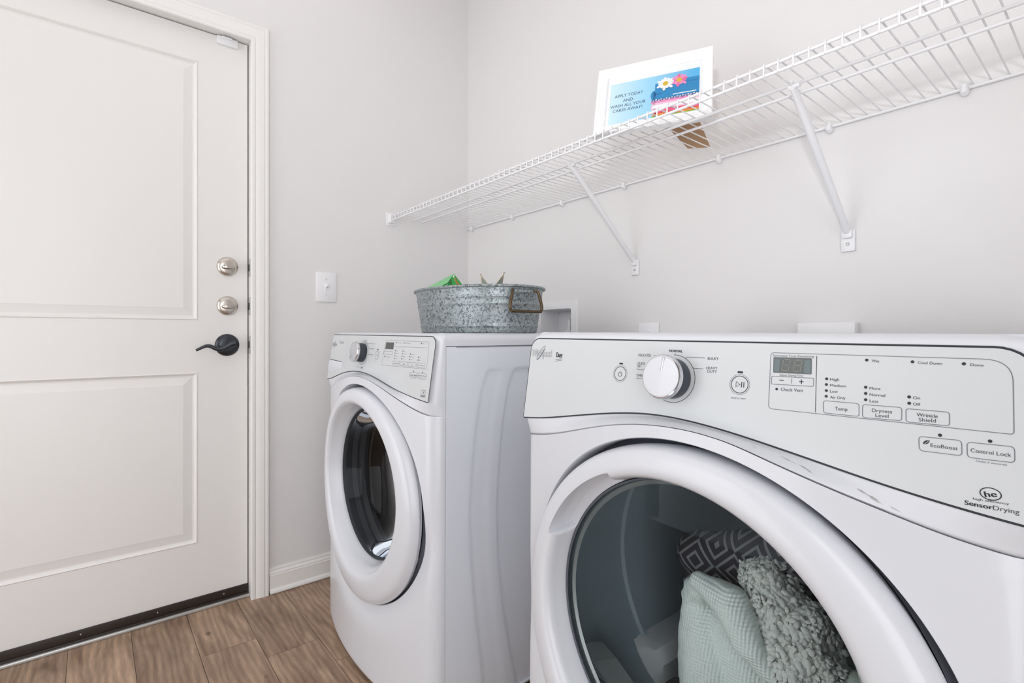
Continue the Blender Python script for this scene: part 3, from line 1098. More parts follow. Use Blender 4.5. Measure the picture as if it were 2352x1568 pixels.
def machine(kind):
    dry = kind == 'dryer'
    if dry:
        XB, YB, D, ZT, PT = 1.649, -0.775, 0.715, 0.9655, 0.9525
        S1 = smooth_curve([(-0.3311, 0.8074), (-0.2817, 0.8127), (-0.1998, 0.8281), (-0.1419, 0.8388), (-0.089, 0.8462), (-0.0524, 0.8487), (-0.0181, 0.8482), (0.0239, 0.8451), (0.0623, 0.8406), (0.1175, 0.8317), (0.1446, 0.8271), (0.1868, 0.8195), (0.2247, 0.8128), (0.2586, 0.8082), (0.2891, 0.8044), (0.327, 0.8011)], -HW, HW, (0.8065, 0.8000))
        S2 = smooth_curve([(-0.2762, 0.7832), (-0.2115, 0.7986), (-0.1577, 0.8146), (-0.1114, 0.8269), (-0.0707, 0.8352), (-0.0343, 0.84), (-0.0013, 0.8417), (0.0383, 0.8408), (0.0823, 0.8344), (0.1221, 0.8205), (0.1628, 0.8083), (0.2102, 0.7941), (0.2387, 0.7873), (0.265, 0.7783), (0.2839, 0.7747), (0.3262, 0.7671)], -HW, HW, (0.7725, 0.7660))
        XC = 0.0067
        root = thing('tumble_dryer', 'white front-loading dryer nearest the camera with pale towels behind its dark round window', 'dryer', (XB, YB, 0), (0, TAU, 0))
    else:
        XB, YB, D, ZT, PT = 0.644, -0.785, 0.725, 0.9700, 0.9610
        S1 = smooth_curve([(-0.3324, 0.8128), (-0.2898, 0.8193), (-0.2346, 0.8356), (-0.1804, 0.8468), (-0.127, 0.8529), (-0.0748, 0.8545), (-0.0237, 0.8516), (0.0258, 0.846), (0.0967, 0.834), (0.1623, 0.8229), (0.2222, 0.816), (0.2778, 0.8104), (0.3374, 0.8071)], -HW, HW, (0.8115, 0.8065))
        S2 = smooth_curve([(-0.3, 0.786), (-0.2669, 0.7942), (-0.1539, 0.8222), (-0.0801, 0.8386), (-0.0329, 0.8455), (0.0174, 0.8477), (0.0692, 0.8436), (0.1251, 0.8301), (0.1741, 0.815), (0.218, 0.8003), (0.2579, 0.7876), (0.2947, 0.7768), (0.3178, 0.7716)], -HW, HW, (0.7765, 0.7700))
        XC = 0.005
        root = thing('washing_machine', 'white front-loading washer by the left wall with the metal tub on top', 'washer', (XB, YB, 0), (0, TAU, 0))

    # ---------- cabinet
    yb = 0.030
    c = MB()
    c.bx(-HW, HW, D - 0.002, D, 0.02, 0.937)                              # back
    c.bx(-HW, HW, yb, D, 0.018, 0.022)                                    # bottom
    c.bx(-HW, HW, yb + 0.03, D, 0.934, 0.937)
    c.bx(-HW, -HW + 0.0015, yb + 0.0005, D, 0.02, 0.937)                  # left side
    if dry:
        c.bx(HW - 0.0015, HW, yb + 0.0005, D, 0.02, 0.937)
    else:
        # right side with its pressed channel (front edge A, step M, rear edge B), world y -> local y
        zz = [0.05, 0.126, 0.261, 0.39, 0.515, 0.613, 0.736, 0.835, 0.880]
        A = [0.150, 0.141, 0.122, 0.109, 0.102, 0.108, 0.120, 0.141, 0.160]
        Mm = [0.211, 0.199, 0.176, 0.160, 0.155, 0.159, 0.170, 0.190, 0.205]
        B = [0.256, 0.237, 0.211, 0.195, 0.191, 0.196, 0.209, 0.229, 0.252]
        ya = [yb + 0.0005 + (0.33 - yb) * i / 110 for i in range(111)] + [0.36, 0.42, 0.5, 0.6, D]
        za = [0.02 + 0.85 * i / 70 for i in range(71)] + [0.87 + 0.067 * i / 20 for i in range(1, 21)]
        rows = []
        for z in za:
            a_, m_, b_ = np.interp(z, zz, A), np.interp(z, zz, Mm), np.interp(z, zz, B)
            topA = 1 - sstep(0.866, 0.882, z)
            row = []
            for y in ya:
                d = 0.0035 * sstep(a_ - 0.008, a_ + 0.008, y) - 0.0022 * sstep(m_ - 0.016, m_ + 0.012, y) + 0.0050 * sstep(b_ - 0.008, b_ + 0.006, y)
                row.append((HW - d * topA, y, z))
            rows.append(row)
        c.grid(rows)
    cab = c.build('cabinet', M['enamel_side'], root, ang=50)
    sm = MB()
    sm.bx(-HW + 0.002, HW - 0.002, yb + 0.002, D - 0.004, 0.9365, 0.941)
    sm.bx(-HW + 0.002, -HW + 0.006, yb - 0.004, yb + 0.004, 0.02, 0.768)
    sm.bx(HW - 0.006, HW - 0.002, yb - 0.004, yb + 0.004, 0.02, 0.768)
    sm.build('cabinet_seam', M['dark'], cab)

    # ---------- lid: rounded-top extrusion behind the console
    rc = 0.020

    def hw_at(z):
        d = z - (ZT - rc)
        return HW - rc + math.sqrt(max(0.0, rc * rc - d * d)) if d > 0 else HW

    def lidprof(grow=0.0):
        p = [(-HW, 0.9385)]
        for i in range(9):
            a = PI - PI / 2 * i / 8
            p.append((-HW + rc + rc * math.cos(a), ZT - rc + rc * math.sin(a)))
        for i in range(9):
            a = PI / 2 - PI / 2 * i / 8
            p.append((HW - rc + rc * math.cos(a), ZT - rc + rc * math.sin(a)))
        p.append((HW, 0.9385))
        return p
    lp = lidprof()
    ld = MB()
    ld.grid([[(x, y, z) for x, z in lp] for y in (yb, 0.2, 0.4, D - 0.006)] + [[(x * 0.99, D, z - 0.004) for x, z in lp]])
    ld.add([(x * 0.99, D, z - 0.004) for x, z in lp], [tuple(range(len(lp)))])
    ld.build('lid', M['enamel'], root, ang=50)

    # ---------- console
    top_a = 0.0125

    def side_round(y0, d, a=0.03, e=2.0):
        if d >= a:
            return y0
        q = 1 - max(0.0, d) / a
        return y0 + (yb - y0) * (1 - max(0.0, 1 - q ** e) ** (1 / e))

    cols = xcols()
    rows = []
    nb = 12
    for i in range(nb + 1):                                                # sloping band between the two curves
        t = i / nb
        row = []
        for x in cols:
            za, zb_ = S2(x), S1(x) - 0.0028
            z = za + (zb_ - za) * t
            y0 = bow(x) + (KP * (zb_ - 0.9) - bow(x)) * (0.35 * t + 0.65 * sstep(0, 1, t))
            if t < 0.12:
                y0 += 0.0025 * (1 - t / 0.12) ** 2
            row.append((x, side_round(y0, HW - abs(x)), z))
        rows.append(row)
    for i in range(1, 15):
        row = []
        for x in cols:
            z = S1(x) - 0.0028 + (ZT - rc - S1(x) + 0.0028) * i / 14
            row.append((x, side_round(KP * (z - 0.9), HW - abs(x)), z))
        rows.append(row)
    for i in range(1, 17):
        s = math.sin(PI / 2 * i / 16)
        z = ZT - rc + rc * s
        h = hw_at(z)
        row = []
        for x in cols:
            xx = x * h / HW
            y0 = KP * (min(z, ZT - 0.006) - 0.9)
            dt = ZT - z
            qz = max(0.0, 1 - dt / top_a)
            qx = max(0.0, 1 - (h - abs(xx)) / 0.03)
            q = min(1.0, math.hypot(qx, qz))
            row.append((xx, y0 + (yb - y0) * (1 - math.sqrt(1 - q * q)), z))
        rows.append(row)
    rows.insert(0, [(x * 0.999, y + 0.004, z - 0.004) for x, y, z in rows[0]])
    con = MB()
    con.grid(rows)
    con.build('console', M['enamel'], root, ang=60)

    # ---------- control panel plate
    xl, xr = (-0.3325, 0.3345) if dry else (-0.3335, 0.3370)
    rl, rr = (0.020, 0.030) if dry else (0.012, 0.022)
    vt = (PT - 0.9) * SQ

    def ptop(x):
        d = x - xl
        if d < rl:
            return vt - (rl - math.sqrt(max(0, rl * rl - (rl - d) ** 2)))
        d = xr - x
        if d < rr:
            return vt - (rr - math.sqrt(max(0, rr * rr - (rr - d) ** 2)))
        return vt
    px = [xl + rl * (1 - math.cos(PI / 2 * i / 8)) for i in range(9)] + [xl + rl + (xr - rr - xl - rl) * i / 70 for i in range(1, 70)] + [xr - rr * (1 - math.cos(PI / 2 * i / 8)) for i in range(8, -1, -1)]
    s1v = lambda x: (S1(x) - 0.9) * SQ
    P1 = pplace(0.0016)
    P0 = pplace(-0.001)
    pm = MB()
    pm.grid([[P1(x, s1v(x) + (ptop(x) - s1v(x)) * j / 6) for x in px] for j in range(7)])
    loop = [(x, s1v(x)) for x in px] + [(x, ptop(x)) for x in reversed(px)]
    pm.grid([[P1(*q) for q in loop], [P0(*q) for q in loop]], closed_u=True)
    pan = pm.build('control_panel', M['panel'], root, ang=40, weld=1e-5)
    g = MB()
    ribbon(g, loop, 0.0044, pplace(0.0009), 0, closed=True)
    g.build('panel_seam', M['dark'], pan, smooth=False)

    # ---------- front panel with the round opening
    corners = [math.atan2(S2(HW) - ZD, HW - XC), math.atan2(S2(-HW) - ZD, -HW - XC), math.atan2(0.02 - ZD, HW - XC), math.atan2(0.02 - ZD, -HW - XC)]
    angs = sorted([2 * PI * i / 320 - PI for i in range(320)] + corners)
    zb0 = 0.02

    def fy(x, z):
        y0 = bow(x)
        r = math.hypot(x - XC, z - ZD)
        low = sstep(0.05, -0.12, z - ZD)
        y0 += 0.016 * math.exp(-((r - R0) / 0.035) ** 2) * low * sstep(-0.02, 0.02, z - 0.03)
        y = side_round(y0, HW - abs(x))
        d = z - zb0
        if d < 0.016:
            q = 1 - d / 0.016
            y += 0.016 * (1 - math.sqrt(max(0, 1 - q * q)))
        return min(y, yb + 0.012)
    NR = 22
    cols_ = []
    for th in angs:
        ca, sa = math.cos(th), math.sin(th)
        lo, hi = R0, 1.2
        for _ in range(40):
            m = (lo + hi) / 2
            x, z = XC + m * ca, ZD + m * sa
            if abs(x) > HW or z < zb0 or z > S2(max(-HW, min(HW, x))) - 0.0005:
                hi = m
            else:
                lo = m
        R = lo
        col = []
        yi = fy(XC + R0 * ca, ZD + R0 * sa)
        col.append((XC + (R0 + 0.0) * ca, max(yi + 0.05, 0.02), ZD + R0 * sa))
        col.append((XC + R0 * ca, yi + 0.003, ZD + R0 * sa))
        for j in range(NR + 1):
            t = j / NR
            gq = 1 - (1 - t) ** 1.7
            r = R0 + 0.0015 + (R - R0 - 0.0015) * gq
            x, z = XC + r * ca, ZD + r * sa
            col.append((max(-HW, min(HW, x)), fy(x, z), z))
        cols_.append(col)
    fp = MB()
    fp.grid(cols_)
    n0, ncol = len(cols_), len(cols_[0])
    fp.add([p for p in cols_[-1]] + [p for p in cols_[0]], [(k, k + 1, ncol + k + 1, ncol + k) for k in range(ncol - 1)])
    fp.build('front_panel', M['enamel'], root, ang=50, weld=1e-6)
    # toe space behind the front's foot
    MB().bx(-HW + 0.03, HW - 0.03, 0.035, 0.05, 0.0, 0.03).build('toe_plate', M['gasket'], root)
    for sx in (-1, 1):
        for y in (0.08, D - 0.06):
            MB().lathe([(0.0, 0.003 + TAU * sx * (HW - 0.06)), (0.02, 0.003 + TAU * sx * (HW - 0.06)), (0.022, 0.012), (0.012, 0.014), (0.012, 0.03)], (sx * (HW - 0.06), y, 0), 'z', 18).build('foot', M['gasket'], root)

    # ---------- door
    prof = [(0.2920, -0.006), (0.2955, -0.020), (0.2968, -0.031), (0.2958, -0.041), (0.2922, -0.050), (0.2865, -0.0565), (0.277, -0.0605), (0.266, -0.0625), (0.256, -0.0632), (0.247, -0.0625), (0.240, -0.0598), (0.2348, -0.0545), (0.2315, -0.047), (0.2295, -0.037), (0.2275, -0.025), (0.226, -0.012), (0.2252, -0.002)]
    if not dry:                                                             # the washer's window sits deeper in its ring
        prof = prof[:12] + [(0.2335, -0.0550), (0.2280, -0.045), (0.2230, -0.033), (0.2190, -0.020), (0.2160, -0.009), (0.2145, 0.001)]
    P = [Vector(q) for q in prof]
    fine = []
    for i in range(len(P) - 1):
        a, b, c_, d_ = P[max(i - 1, 0)], P[i], P[i + 1], P[min(i + 2, len(P) - 1)]
        for k in range(5):
            t = k / 5
            fine.append(0.5 * ((2 * b) + (c_ - a) * t + (2 * a - 5 * b + 4 * c_ - d_) * t * t + (3 * b - a - 3 * c_ + d_) * t ** 3))
    fine.append(P[-1])
    SEG = 360
    XI = -0.004
    NA0, NA1 = 112, 156
    rows = []
    for k in range(SEG):
        a = 2 * PI * k / SEG
        deg = math.degrees(a)
        row = []
        for r, y in fine:
            if dry:                                                         # scooped pull at the upper left
                w_ = sstep(NA0, NA0 + 6, deg) * (1 - sstep(NA1 - 3, NA1, deg))
                m_ = w_ * (1 - sstep(0.2468, 0.2492, r))
                if y < -0.006:
                    y = y + m_ * (-0.006 - y)
            t_ = min(1.0, max(0.0, (0.2985 - r) / (0.2985 - 0.2255)))
            x_ = XC * (1 - t_) + XI * t_ + r * math.cos(a)
            y += 0.020 * min(1.0, abs(x_) / 0.3) ** 2 * sstep(0.004, -0.050, y + 0.0) * sstep(0.0, -0.03, y)
            row.append((x_, y, ZD - 0.004 + (ZI - ZD + 0.004) * t_ + r * math.sin(a)))
        rows.append(row)
    rows.append(rows[0])
    rg = MB()
    rg.grid(rows)
    door = rg.build('door', M['enamel'], root, ang=40, weld=1e-6)
    MB().lathe([(0.2985, 0.03), (0.3018, 0.012), (0.3018, 0.004), (0.290, -0.002)], (XC, 0, ZD), 'y', 120).build('door_gasket', M['gasket'], root)  # gasket ring; its grey also stands in for shade in the door gap
    if dry:
        gl = MB()
        gl.lathe([(0.2215 * i / 14, -0.0040 - 0.007 * (1 - (i / 14) ** 2)) for i in range(15)], (XI, 0, ZI), 'y', 96)
        gl.build('door_glass', M['glass_dryer'], door)
        tr = MB()
        tr.lathe([(0.2200, -0.0035), (0.2208, -0.0075), (0.2238, -0.0085), (0.2256, -0.0045)], (XI, 0, ZI), 'y', 96, mis=[1, 0, 1])
        tr.lathe([(0.212, 0.003), (0.2155, -0.001), (0.219, 0.001)], (XI, 0, ZI), 'y', 96, mi=2)
        tr.build('glass_trim', [M['gasket'], M['dark'], M['alu']], door)
        bk = MB()
        bk.lathe([(0.2262, 0.000), (0.232, 0.012), (0.250, 0.022), (0.270, 0.030), (0.285, 0.040), (0.296, 0.056), (0.318, 0.058)], (XI, 0, ZI), 'y', 96)
        bk.build('bulkhead', M['drum_rib'], root)
        dr = MB()
        dr.lathe([(0.306, 0.056), (0.306, 0.228), (0.300, 0.233), (0.300, 0.240), (0.306, 0.245), (0.306, 0.62), (0.29, 0.645), (0.12, 0.66), (0.0, 0.66)], (XC, 0, ZD), 'y', 96)
        drum = dr.build('drum', M['drum'], root)
        for a in (223, 343, 103):
            v = MB()
            ca, sa = math.cos(math.radians(a)), math.sin(math.radians(a))
            pr = [(-0.055, 0.307), (-0.030, 0.285), (-0.014, 0.262), (0.014, 0.262), (0.030, 0.285), (0.055, 0.307)]
            rws = []
            for y, s in ((0.20, 0.0), (0.215, 0.7), (0.235, 1.0), (0.56, 1.0), (0.60, 0.3)):
                rws.append([(XC + (0.307 - (0.307 - h) * s) * ca - o * sa, y, ZD + (0.307 - (0.307 - h) * s) * sa + o * ca) for o, h in pr])
            v.grid(rws)
            v.build('lifter', M['plastic'], drum)
        # lint screen housing at the lower left inside the opening
        lf = MB()
        q = [(-0.262, 0.400), (-0.235, 0.412), (-0.200, 0.398), (-0.160, 0.374), (-0.120, 0.340), (-0.110, 0.300), (-0.200, 0.300), (-0.262, 0.340)]
        f_ = [(x, 0.030, z) for x, z in q]
        b_ = [(x * 0.97, 0.085, z - 0.012) for x, z in q]
        lf.add(f_ + b_, [tuple(range(8))] + [(k, (k + 1) % 8, 8 + (k + 1) % 8, 8 + k) for k in range(8)])
        lf.build('lint_housing', M['drum_rib'], root, smooth=False)
        lf = MB()
        for k in range(2):
            lf.bx(-0.228 + 0.062 * k, -0.172 + 0.062 * k, 0.020, 0.032, 0.305, 0.378 - 0.026 * k, 0.004)
        lf.build('lint_screen', M['gasket'], root)
    else:
        gl = MB()
        gl.lathe([(0.2115, 0.000), (0.208, 0.008), (0.200, 0.032), (0.184, 0.064), (0.154, 0.090), (0.10, 0.108), (0.05, 0.113), (0.0, 0.114)], (XI, 0, ZI), 'y', 96)
        gl.build('door_glass', M['glass_washer'], door)
        tr = MB()
        tr.lathe([(0.2146, 0.001), (0.2136, -0.005), (0.2106, -0.005), (0.2080, 0.003)], (XI, 0, ZI), 'y', 96)
        tr.build('glass_trim', M['dark'], door)
        bk = MB()
        bk.lathe([(0.2152, 0.002), (0.220, 0.015), (0.236, 0.035), (0.231, 0.05), (0.239, 0.062), (0.229, 0.075), (0.236, 0.092)], (XI, 0, ZI), 'y', 96)
        bk.build('door_boot', M['gasket'], root)
        dr = MB()
        dr.lathe([(0.231, 0.094), (0.238, 0.090), (0.262, 0.100), (0.268, 0.12), (0.268, 0.27), (0.264, 0.275), (0.268, 0.28), (0.268, 0.46), (0.25, 0.48), (0.15, 0.47), (0.06, 0.455), (0.0, 0.45)], (XC, 0, ZD), 'y', 96)
        drum = dr.build('drum', M['steel'], root)
        for a in (150, 270, 30):
            v = MB()
            ca, sa = math.cos(math.radians(a)), math.sin(math.radians(a))
            pr = [(-0.045, 0.268), (-0.022, 0.235), (-0.010, 0.215), (0.010, 0.215), (0.022, 0.235), (0.045, 0.268)]
            rws = []
            for y, s in ((0.125, 0.0), (0.15, 0.8), (0.19, 1.0), (0.40, 1.0), (0.45, 0.2)):
                rws.append([(XC + (0.268 - (0.268 - h) * s) * ca - o * sa, y, ZD + (0.268 - (0.268 - h) * s) * sa + o * ca) for o, h in pr])
            v.grid(rws)
            v.build('lifter', M['alu'], drum)

    # ---------- knob
    ku, kv = (-0.0257, 0.0005) if dry else (-0.0704, 0.0092)
    Q = pplace(0.0018)(ku, kv)
    kb = MB()
    kb.lathe([(0.0275, 0.0), (0.0285, -0.002), (0.0272, -0.021), (0.0262, -0.0225)], (0, 0, 0), 'y', 64)
    knob = kb.build('cycle_knob', M['knob_base'], root)
    knob.location = Q
    knob.rotation_euler = (-math.atan(KP), 0, 0)
    cp = MB()
    cp.lathe([(0.0262, -0.0215), (0.0300, -0.0225), (0.0310, -0.0245), (0.0310, -0.0275), (0.0296, -0.0305), (0.0283, -0.0310)], (0, 0, 0), 'y', 64, mi=1)
    cp.lathe([(0.0283, -0.0310), (0.0274, -0.0306), (0.0268, -0.0312), (0.018, -0.0320), (0.0, -0.0323)], (0, 0, 0), 'y', 64, mi=0)
    cp.build('knob_cap', [M['enamel'], M['chrome']] if dry else [M['silver_ink'], M['chrome']], knob, ang=25)
    gr = MB()
    gr.box((0.0, -0.0322, 0.0165), (0.0026, 0.0012, 0.0215), 0.0004)
    po = gr.build('pointer', M['chrome'], knob)
    po.rotation_euler = (0, math.radians(7 if dry else -140), 0)

    # ---------- printed lettering, outlines and lamps
    INK = [M['ink'], M['ink_dark'], M['ink_black'], M['silver_ink'], M['lcd'], M['lcd_side'], M['lcd_seg'], M['panel'], M['ink_light']]
    E1 = pplace(0.0019)
    E2 = pplace(0.0021)
    E3 = pplace(0.0023)
    pr, cy, bd, dp, ef = MB(), MB(), MB(), MB(), MB()      # button field, cycle dial, badge, display, efficiency mark
    for s, L, R, cap, k in (DRYER_TEXT if dry else WASHER_TEXT):
        dst = cy if R[0] < (0.09 if dry else 0.04) else (ef if dry and L[1] < -0.075 else pr)
        text_at(dst, s, L, R, cap, E1, min(k, 2), bold=(k == 2))
    lw = 0.00062
    for q, rad, k in (DRYER_BOX if dry else WASHER_BOX):
        if k == 9:
            continue
        if rad > 0.01:
            pts = round_quad(q, rad * 0.45) if not dry else None
            if dry:
                pts = []
                a, b, c_, d_ = [Vector(p) for p in q]
                for cnr, prv, nxt, rd in ((a, d_, b, 0.004), (b, a, c_, 0.020), (c_, b, d_, 0.003), (d_, c_, a, 0.005)):
                    p0, p1 = cnr + (prv - cnr).normalized() * rd, cnr + (nxt - cnr).normalized() * rd
                    for i in range(9):
                        t = i / 8
                        pts.append(tuple((1 - t) ** 2 * p0 + 2 * t * (1 - t) * cnr + t * t * p1))
        else:
            pts = round_quad(q, rad * 0.7)
        ribbon(pr, pts, lw, E1, 0, closed=True)
    for p in (DRYER_DOT if dry else WASHER_DOT):
        disc2(pr, p, 0.00155 if dry else 0.0018, E1, 2)
    for pl, k in (DRYER_LINE if dry else WASHER_LINE):
        ribbon(cy if pl[0][0] < 0.06 else pr, pl, 0.00062 if k < 2 else 0.0009, E1, min(k, 2))
    if dry:
        ring2(cy, (ku, kv), 0.0337, 0.0007, E1, 2, 60, -PI * 0.62, PI * 0.52)
        for c_, r1, r2 in (((-0.1193, 0.0013), 0.0132, 0.0108), ((0.0701, 0.0), 0.0128, 0.0108)):
            ring2(cy, c_, r1, 0.0004, E1, 0)
            ring2(cy, c_, r2, 0.0009, E1, 1)
        ring2(cy, (-0.1193, 0.0005), 0.0034, 0.0008, E1, 2, 30, PI * 0.5 + 0.5, PI * 2.5 - 0.5)
        ribbon(cy, [(-0.1193, 0.0008), (-0.1193, 0.0052)], 0.0009, E1, 2)
        ribbon(cy, [(0.0655, 0.0034), (0.0655, -0.0034), (0.0706, 0.0)], 0.0009, E1, 2, closed=True)
        ribbon(cy, [(0.0727, 0.0036), (0.0727, -0.0034)], 0.0010, E1, 2)
        ribbon(cy, [(0.0755, 0.0036), (0.0755, -0.0034)], 0.0010, E1, 2)
        for c_ in ((-0.1192, 0.0170), (0.0698, 0.0156)):
            poly2(cy, round_quad([(c_[0] - 0.0036, c_[1] - 0.0013), (c_[0] + 0.0036, c_[1] - 0.0013), (c_[0] + 0.0036, c_[1] + 0.0013), (c_[0] - 0.0036, c_[1] + 0.0013)], 0.0012), E1, 2)
        # badge: outlined silver letters with a slanted swoosh, then the range name with two waves
        text_at(bd, 'Whirlpool', (-0.3300, 0.0200), (-0.2770, 0.0206), 0.0140, pplace(0.0019), 8)
        text_at(bd, 'Whirlpool', (-0.3296, 0.0204), (-0.2774, 0.0210), 0.0132, pplace(0.0022), 3, bold=True)
        cs, sn = math.cos(math.radians(54)), math.sin(math.radians(54))
        el = [(-0.3045 + 0.0158 * math.cos(t) * cs - 0.0036 * math.sin(t) * sn, 0.0275 + 0.0158 * math.cos(t) * sn + 0.0036 * math.sin(t) * cs) for t in [2 * PI * i / 40 for i in range(40)]]
        ribbon(bd, el, 0.0007, E3, 0, closed=True)
        ribbon(bd, [el[i % 40] for i in range(21, 36)], 0.0010, pplace(0.0025), 1)
        text_at(bd, 'Duet', (-0.2644, 0.0212), (-0.2495, 0.0210), 0.0086, E1, 2, bold=True)
        for dv, k in ((0.0175, 1), (0.0150, 0)):
            ribbon(bd, [(-0.2650 + 0.0155 * i / 12, dv + 0.0010 * math.sin(-1.9 + 4.2 * i / 12)) for i in range(13)], 0.0008, E1, k)
        # leaf
        for a0, a1 in ((0.0, 1.0),):
            lf_ = [(0.2562, -0.0426), (0.2566, -0.0405), (0.2585, -0.0389), (0.2612, -0.0386), (0.2606, -0.0408), (0.2592, -0.0424), (0.2574, -0.0428)]
            poly2(pr, lf_, E1, 2)
            ribbon(pr, [(0.2566, -0.0440), (0.2578, -0.0420), (0.2602, -0.0396)], 0.0004, E2, 7)
        ring2(ef, (0.3055, -0.0788), 0.0070, 0.0008, E1, 2, 36, ry=0.0052)
        # display
        poly2(dp, round_quad(DRYER_BOX[7][0], 0.0014), E1, 4)
        poly2(dp, [(0.1105, 0.0345), (0.1175, 0.0345), (0.1170, 0.0192), (0.1108, 0.0192)], E2, 5)
        poly2(dp, [(0.1448, 0.0345), (0.1512, 0.0345), (0.1518, 0.0192), (0.1446, 0.0192)], E2, 5)
        for u0 in (0.1195, 0.1325):
            sl = lambda u, v: (u0 + u + 0.14 * (v - 0.0212), v)
            w_, vb, vm, vtp = 0.0078, 0.0210, 0.0276, 0.0342
            for a, b in (((0, vb), (0, vm)), ((0, vm), (0, vtp)), ((w_, vb), (w_, vm)), ((w_, vm), (w_, vtp)), ((0, vb), (w_, vb)), ((0, vm), (w_, vm)), ((0, vtp), (w_, vtp))):
                p, q = sl(*a), sl(*b)
                p2 = (p[0] + (q[0] - p[0]) * 0.1, p[1] + (q[1] - p[1]) * 0.1)
                q2 = (p[0] + (q[0] - p[0]) * 0.9, p[1] + (q[1] - p[1]) * 0.9)
                ribbon(dp, [p2, q2], 0.0010, E2, 6)
    else:
        ring2(cy, (ku, kv), 0.0345, 0.0007, E1, 0, 60)
        c_ = (0.0265, 0.0059)
        ring2(cy, c_, 0.0125, 0.0005, E1, 0)
        ring2(cy, c_, 0.0110, 0.0004, E1, 0)
        ribbon(cy, [(0.0225, 0.0089), (0.0225, 0.0029), (0.0270, 0.0059)], 0.0007, E1, 0, closed=True)
        ribbon(cy, [(0.0290, 0.0089), (0.0290, 0.0029)], 0.0008, E1, 0)
        ribbon(cy, [(0.0312, 0.0089), (0.0312, 0.0029)], 0.0008, E1, 0)
        poly2(cy, round_quad([(0.0245, 0.0210), (0.0330, 0.0210), (0.0330, 0.0236), (0.0245, 0.0236)], 0.001), E1, 2)
        poly2(dp, WASHER_BOX[9][0], E1, 4)
        poly2(cy, [(-0.0680, -0.0372), (-0.0665, -0.0345), (-0.0615, -0.0330), (-0.0585, -0.0335), (-0.0610, -0.0362), (-0.0645, -0.0378)], E1, 2)
        # efficiency mark: box with arc, star and a lettered bar
        ring2(ef, (0.3110, -0.0745), 0.0065, 0.0008, E1, 0, 24, 0.3, PI - 0.3)
        st = [(0.3125 + (0.0036 if k % 2 == 0 else 0.0015) * math.sin(2 * PI * k / 10), -0.0740 + (0.0036 if k % 2 == 0 else 0.0015) * math.cos(2 * PI * k / 10)) for k in range(10)]
        ef.add([E1(0.3125, -0.0740)] + [E1(*p) for p in st], [(0, 1 + k, 1 + (k + 1) % 10) for k in range(10)], 0)
        poly2(ef, [(0.3015, -0.0843), (0.3226, -0.0838), (0.3222, -0.0795), (0.3013, -0.0799)], E1, 0)
        text_at(ef, 'ENERGY STAR', (0.3025, -0.0832), (0.3216, -0.0828), 0.0022, E2, 7)
        text_at(bd, 'Whirlpool', (-0.3290, 0.0240), (-0.2905, 0.0245), 0.0120, E1, 8)
        text_at(bd, 'Whirlpool', (-0.3286, 0.0244), (-0.2909, 0.0249), 0.0112, E2, 3, bold=True)
        el = [(-0.311 + 0.013 * math.cos(t) * 0.55 - 0.003 * math.sin(t) * 0.83, 0.030 + 0.013 * math.cos(t) * 0.83 + 0.003 * math.sin(t) * 0.55) for t in [2 * PI * i / 30 for i in range(30)]]
        ribbon(bd, el, 0.0008, E3, 0, closed=True)
        text_at(bd, 'Duet', (-0.268, 0.0330), (-0.232, 0.0335), 0.0100, E1, 3, bold=True)
        ribbon(cy, [(-0.1960, 0.0600), (-0.1948, -0.0536)], 0.0010, E1, 3)
        # dispenser drawer pull: recess shade painted as a dark strip above a bulging scoop
        sc_ = MB()
        rws = []
        for j in range(9):
            t = j / 8
            va = -0.0222 - 0.0447 * t
            vb2 = -0.0263 - 0.0200 * t
            row = []
            for i in range(13):
                s = i / 12
                u = -0.3315 + (0.1060 + 0.0045 * t) * s
                v = va + (vb2 - va) * s
                e = 0.0017 + 0.006 * math.sin(PI * (0.15 + 0.85 * t)) * math.sin(PI * min(1, 0.1 + 0.9 * s)) ** 0.6
                row.append(pplace(e)(u, v))
            rws.append(row)
        sc_.grid(rws)
        sc_.build('drawer_pull', M['enamel'], root)
        poly2(bd, [(-0.3325, -0.0205), (-0.2255, -0.0246), (-0.2255, -0.0268), (-0.3325, -0.0262)], E1, 2)  # painted shade of the drawer pull's recess
    for nm_, b_ in (('button_markings', pr), ('cycle_markings', cy), ('maker_badge', bd), ('time_display', dp), ('efficiency_mark', ef)):
        b_.build(nm_, INK, pan, smooth=False, fix=False)

    # ---------- scuffs on the dryer's sloping band
    if dry:
        random.seed(3)
        dirt = mat('scuff_dirt', rgb(160, 158, 156), 0.7)

        def bandpt(x, t):
            za, zb_ = S2(x), S1(x) - 0.0028
            y0 = bow(x) + (KP * (zb_ - 0.9) - bow(x)) * (0.35 * t + 0.65 * sstep(0, 1, t))
            return Vector((x, side_round(y0, HW - abs(x)) - 0.0005, za + (zb_ - za) * t + 0.0005))
        for x0, t0, ln, wd in ((0.128, 0.62, 0.020, 0.05), (0.150, 0.55, 0.012, 0.06), (0.158, 0.48, 0.008, 0.05), (0.205, 0.50, 0.010, 0.08), (0.212, 0.42, 0.014, 0.10), (0.216, 0.34, 0.012, 0.05), (0.232, 0.30, 0.012, 0.04), (0.096, 0.6, 0.008, 0.04)):
            sc_ = MB()
            a, b = [], []
            for i in range(9):
                s = i / 8
                x = x0 + ln * s
                ww = 0.4 * wd * math.sin(PI * s) * random.uniform(0.25, 1.0)
                a.append(bandpt(x, t0 + ww - 0.1 * s))
                b.append(bandpt(x, t0 - ww * 0.6 - 0.1 * s))
            sc_.add(a + b, [(i, i + 1, 9 + i + 1, 9 + i) for i in range(8)])
            sc_.build('scuff_mark', dirt, root)
    return root


machine('washer')
machine('dryer')


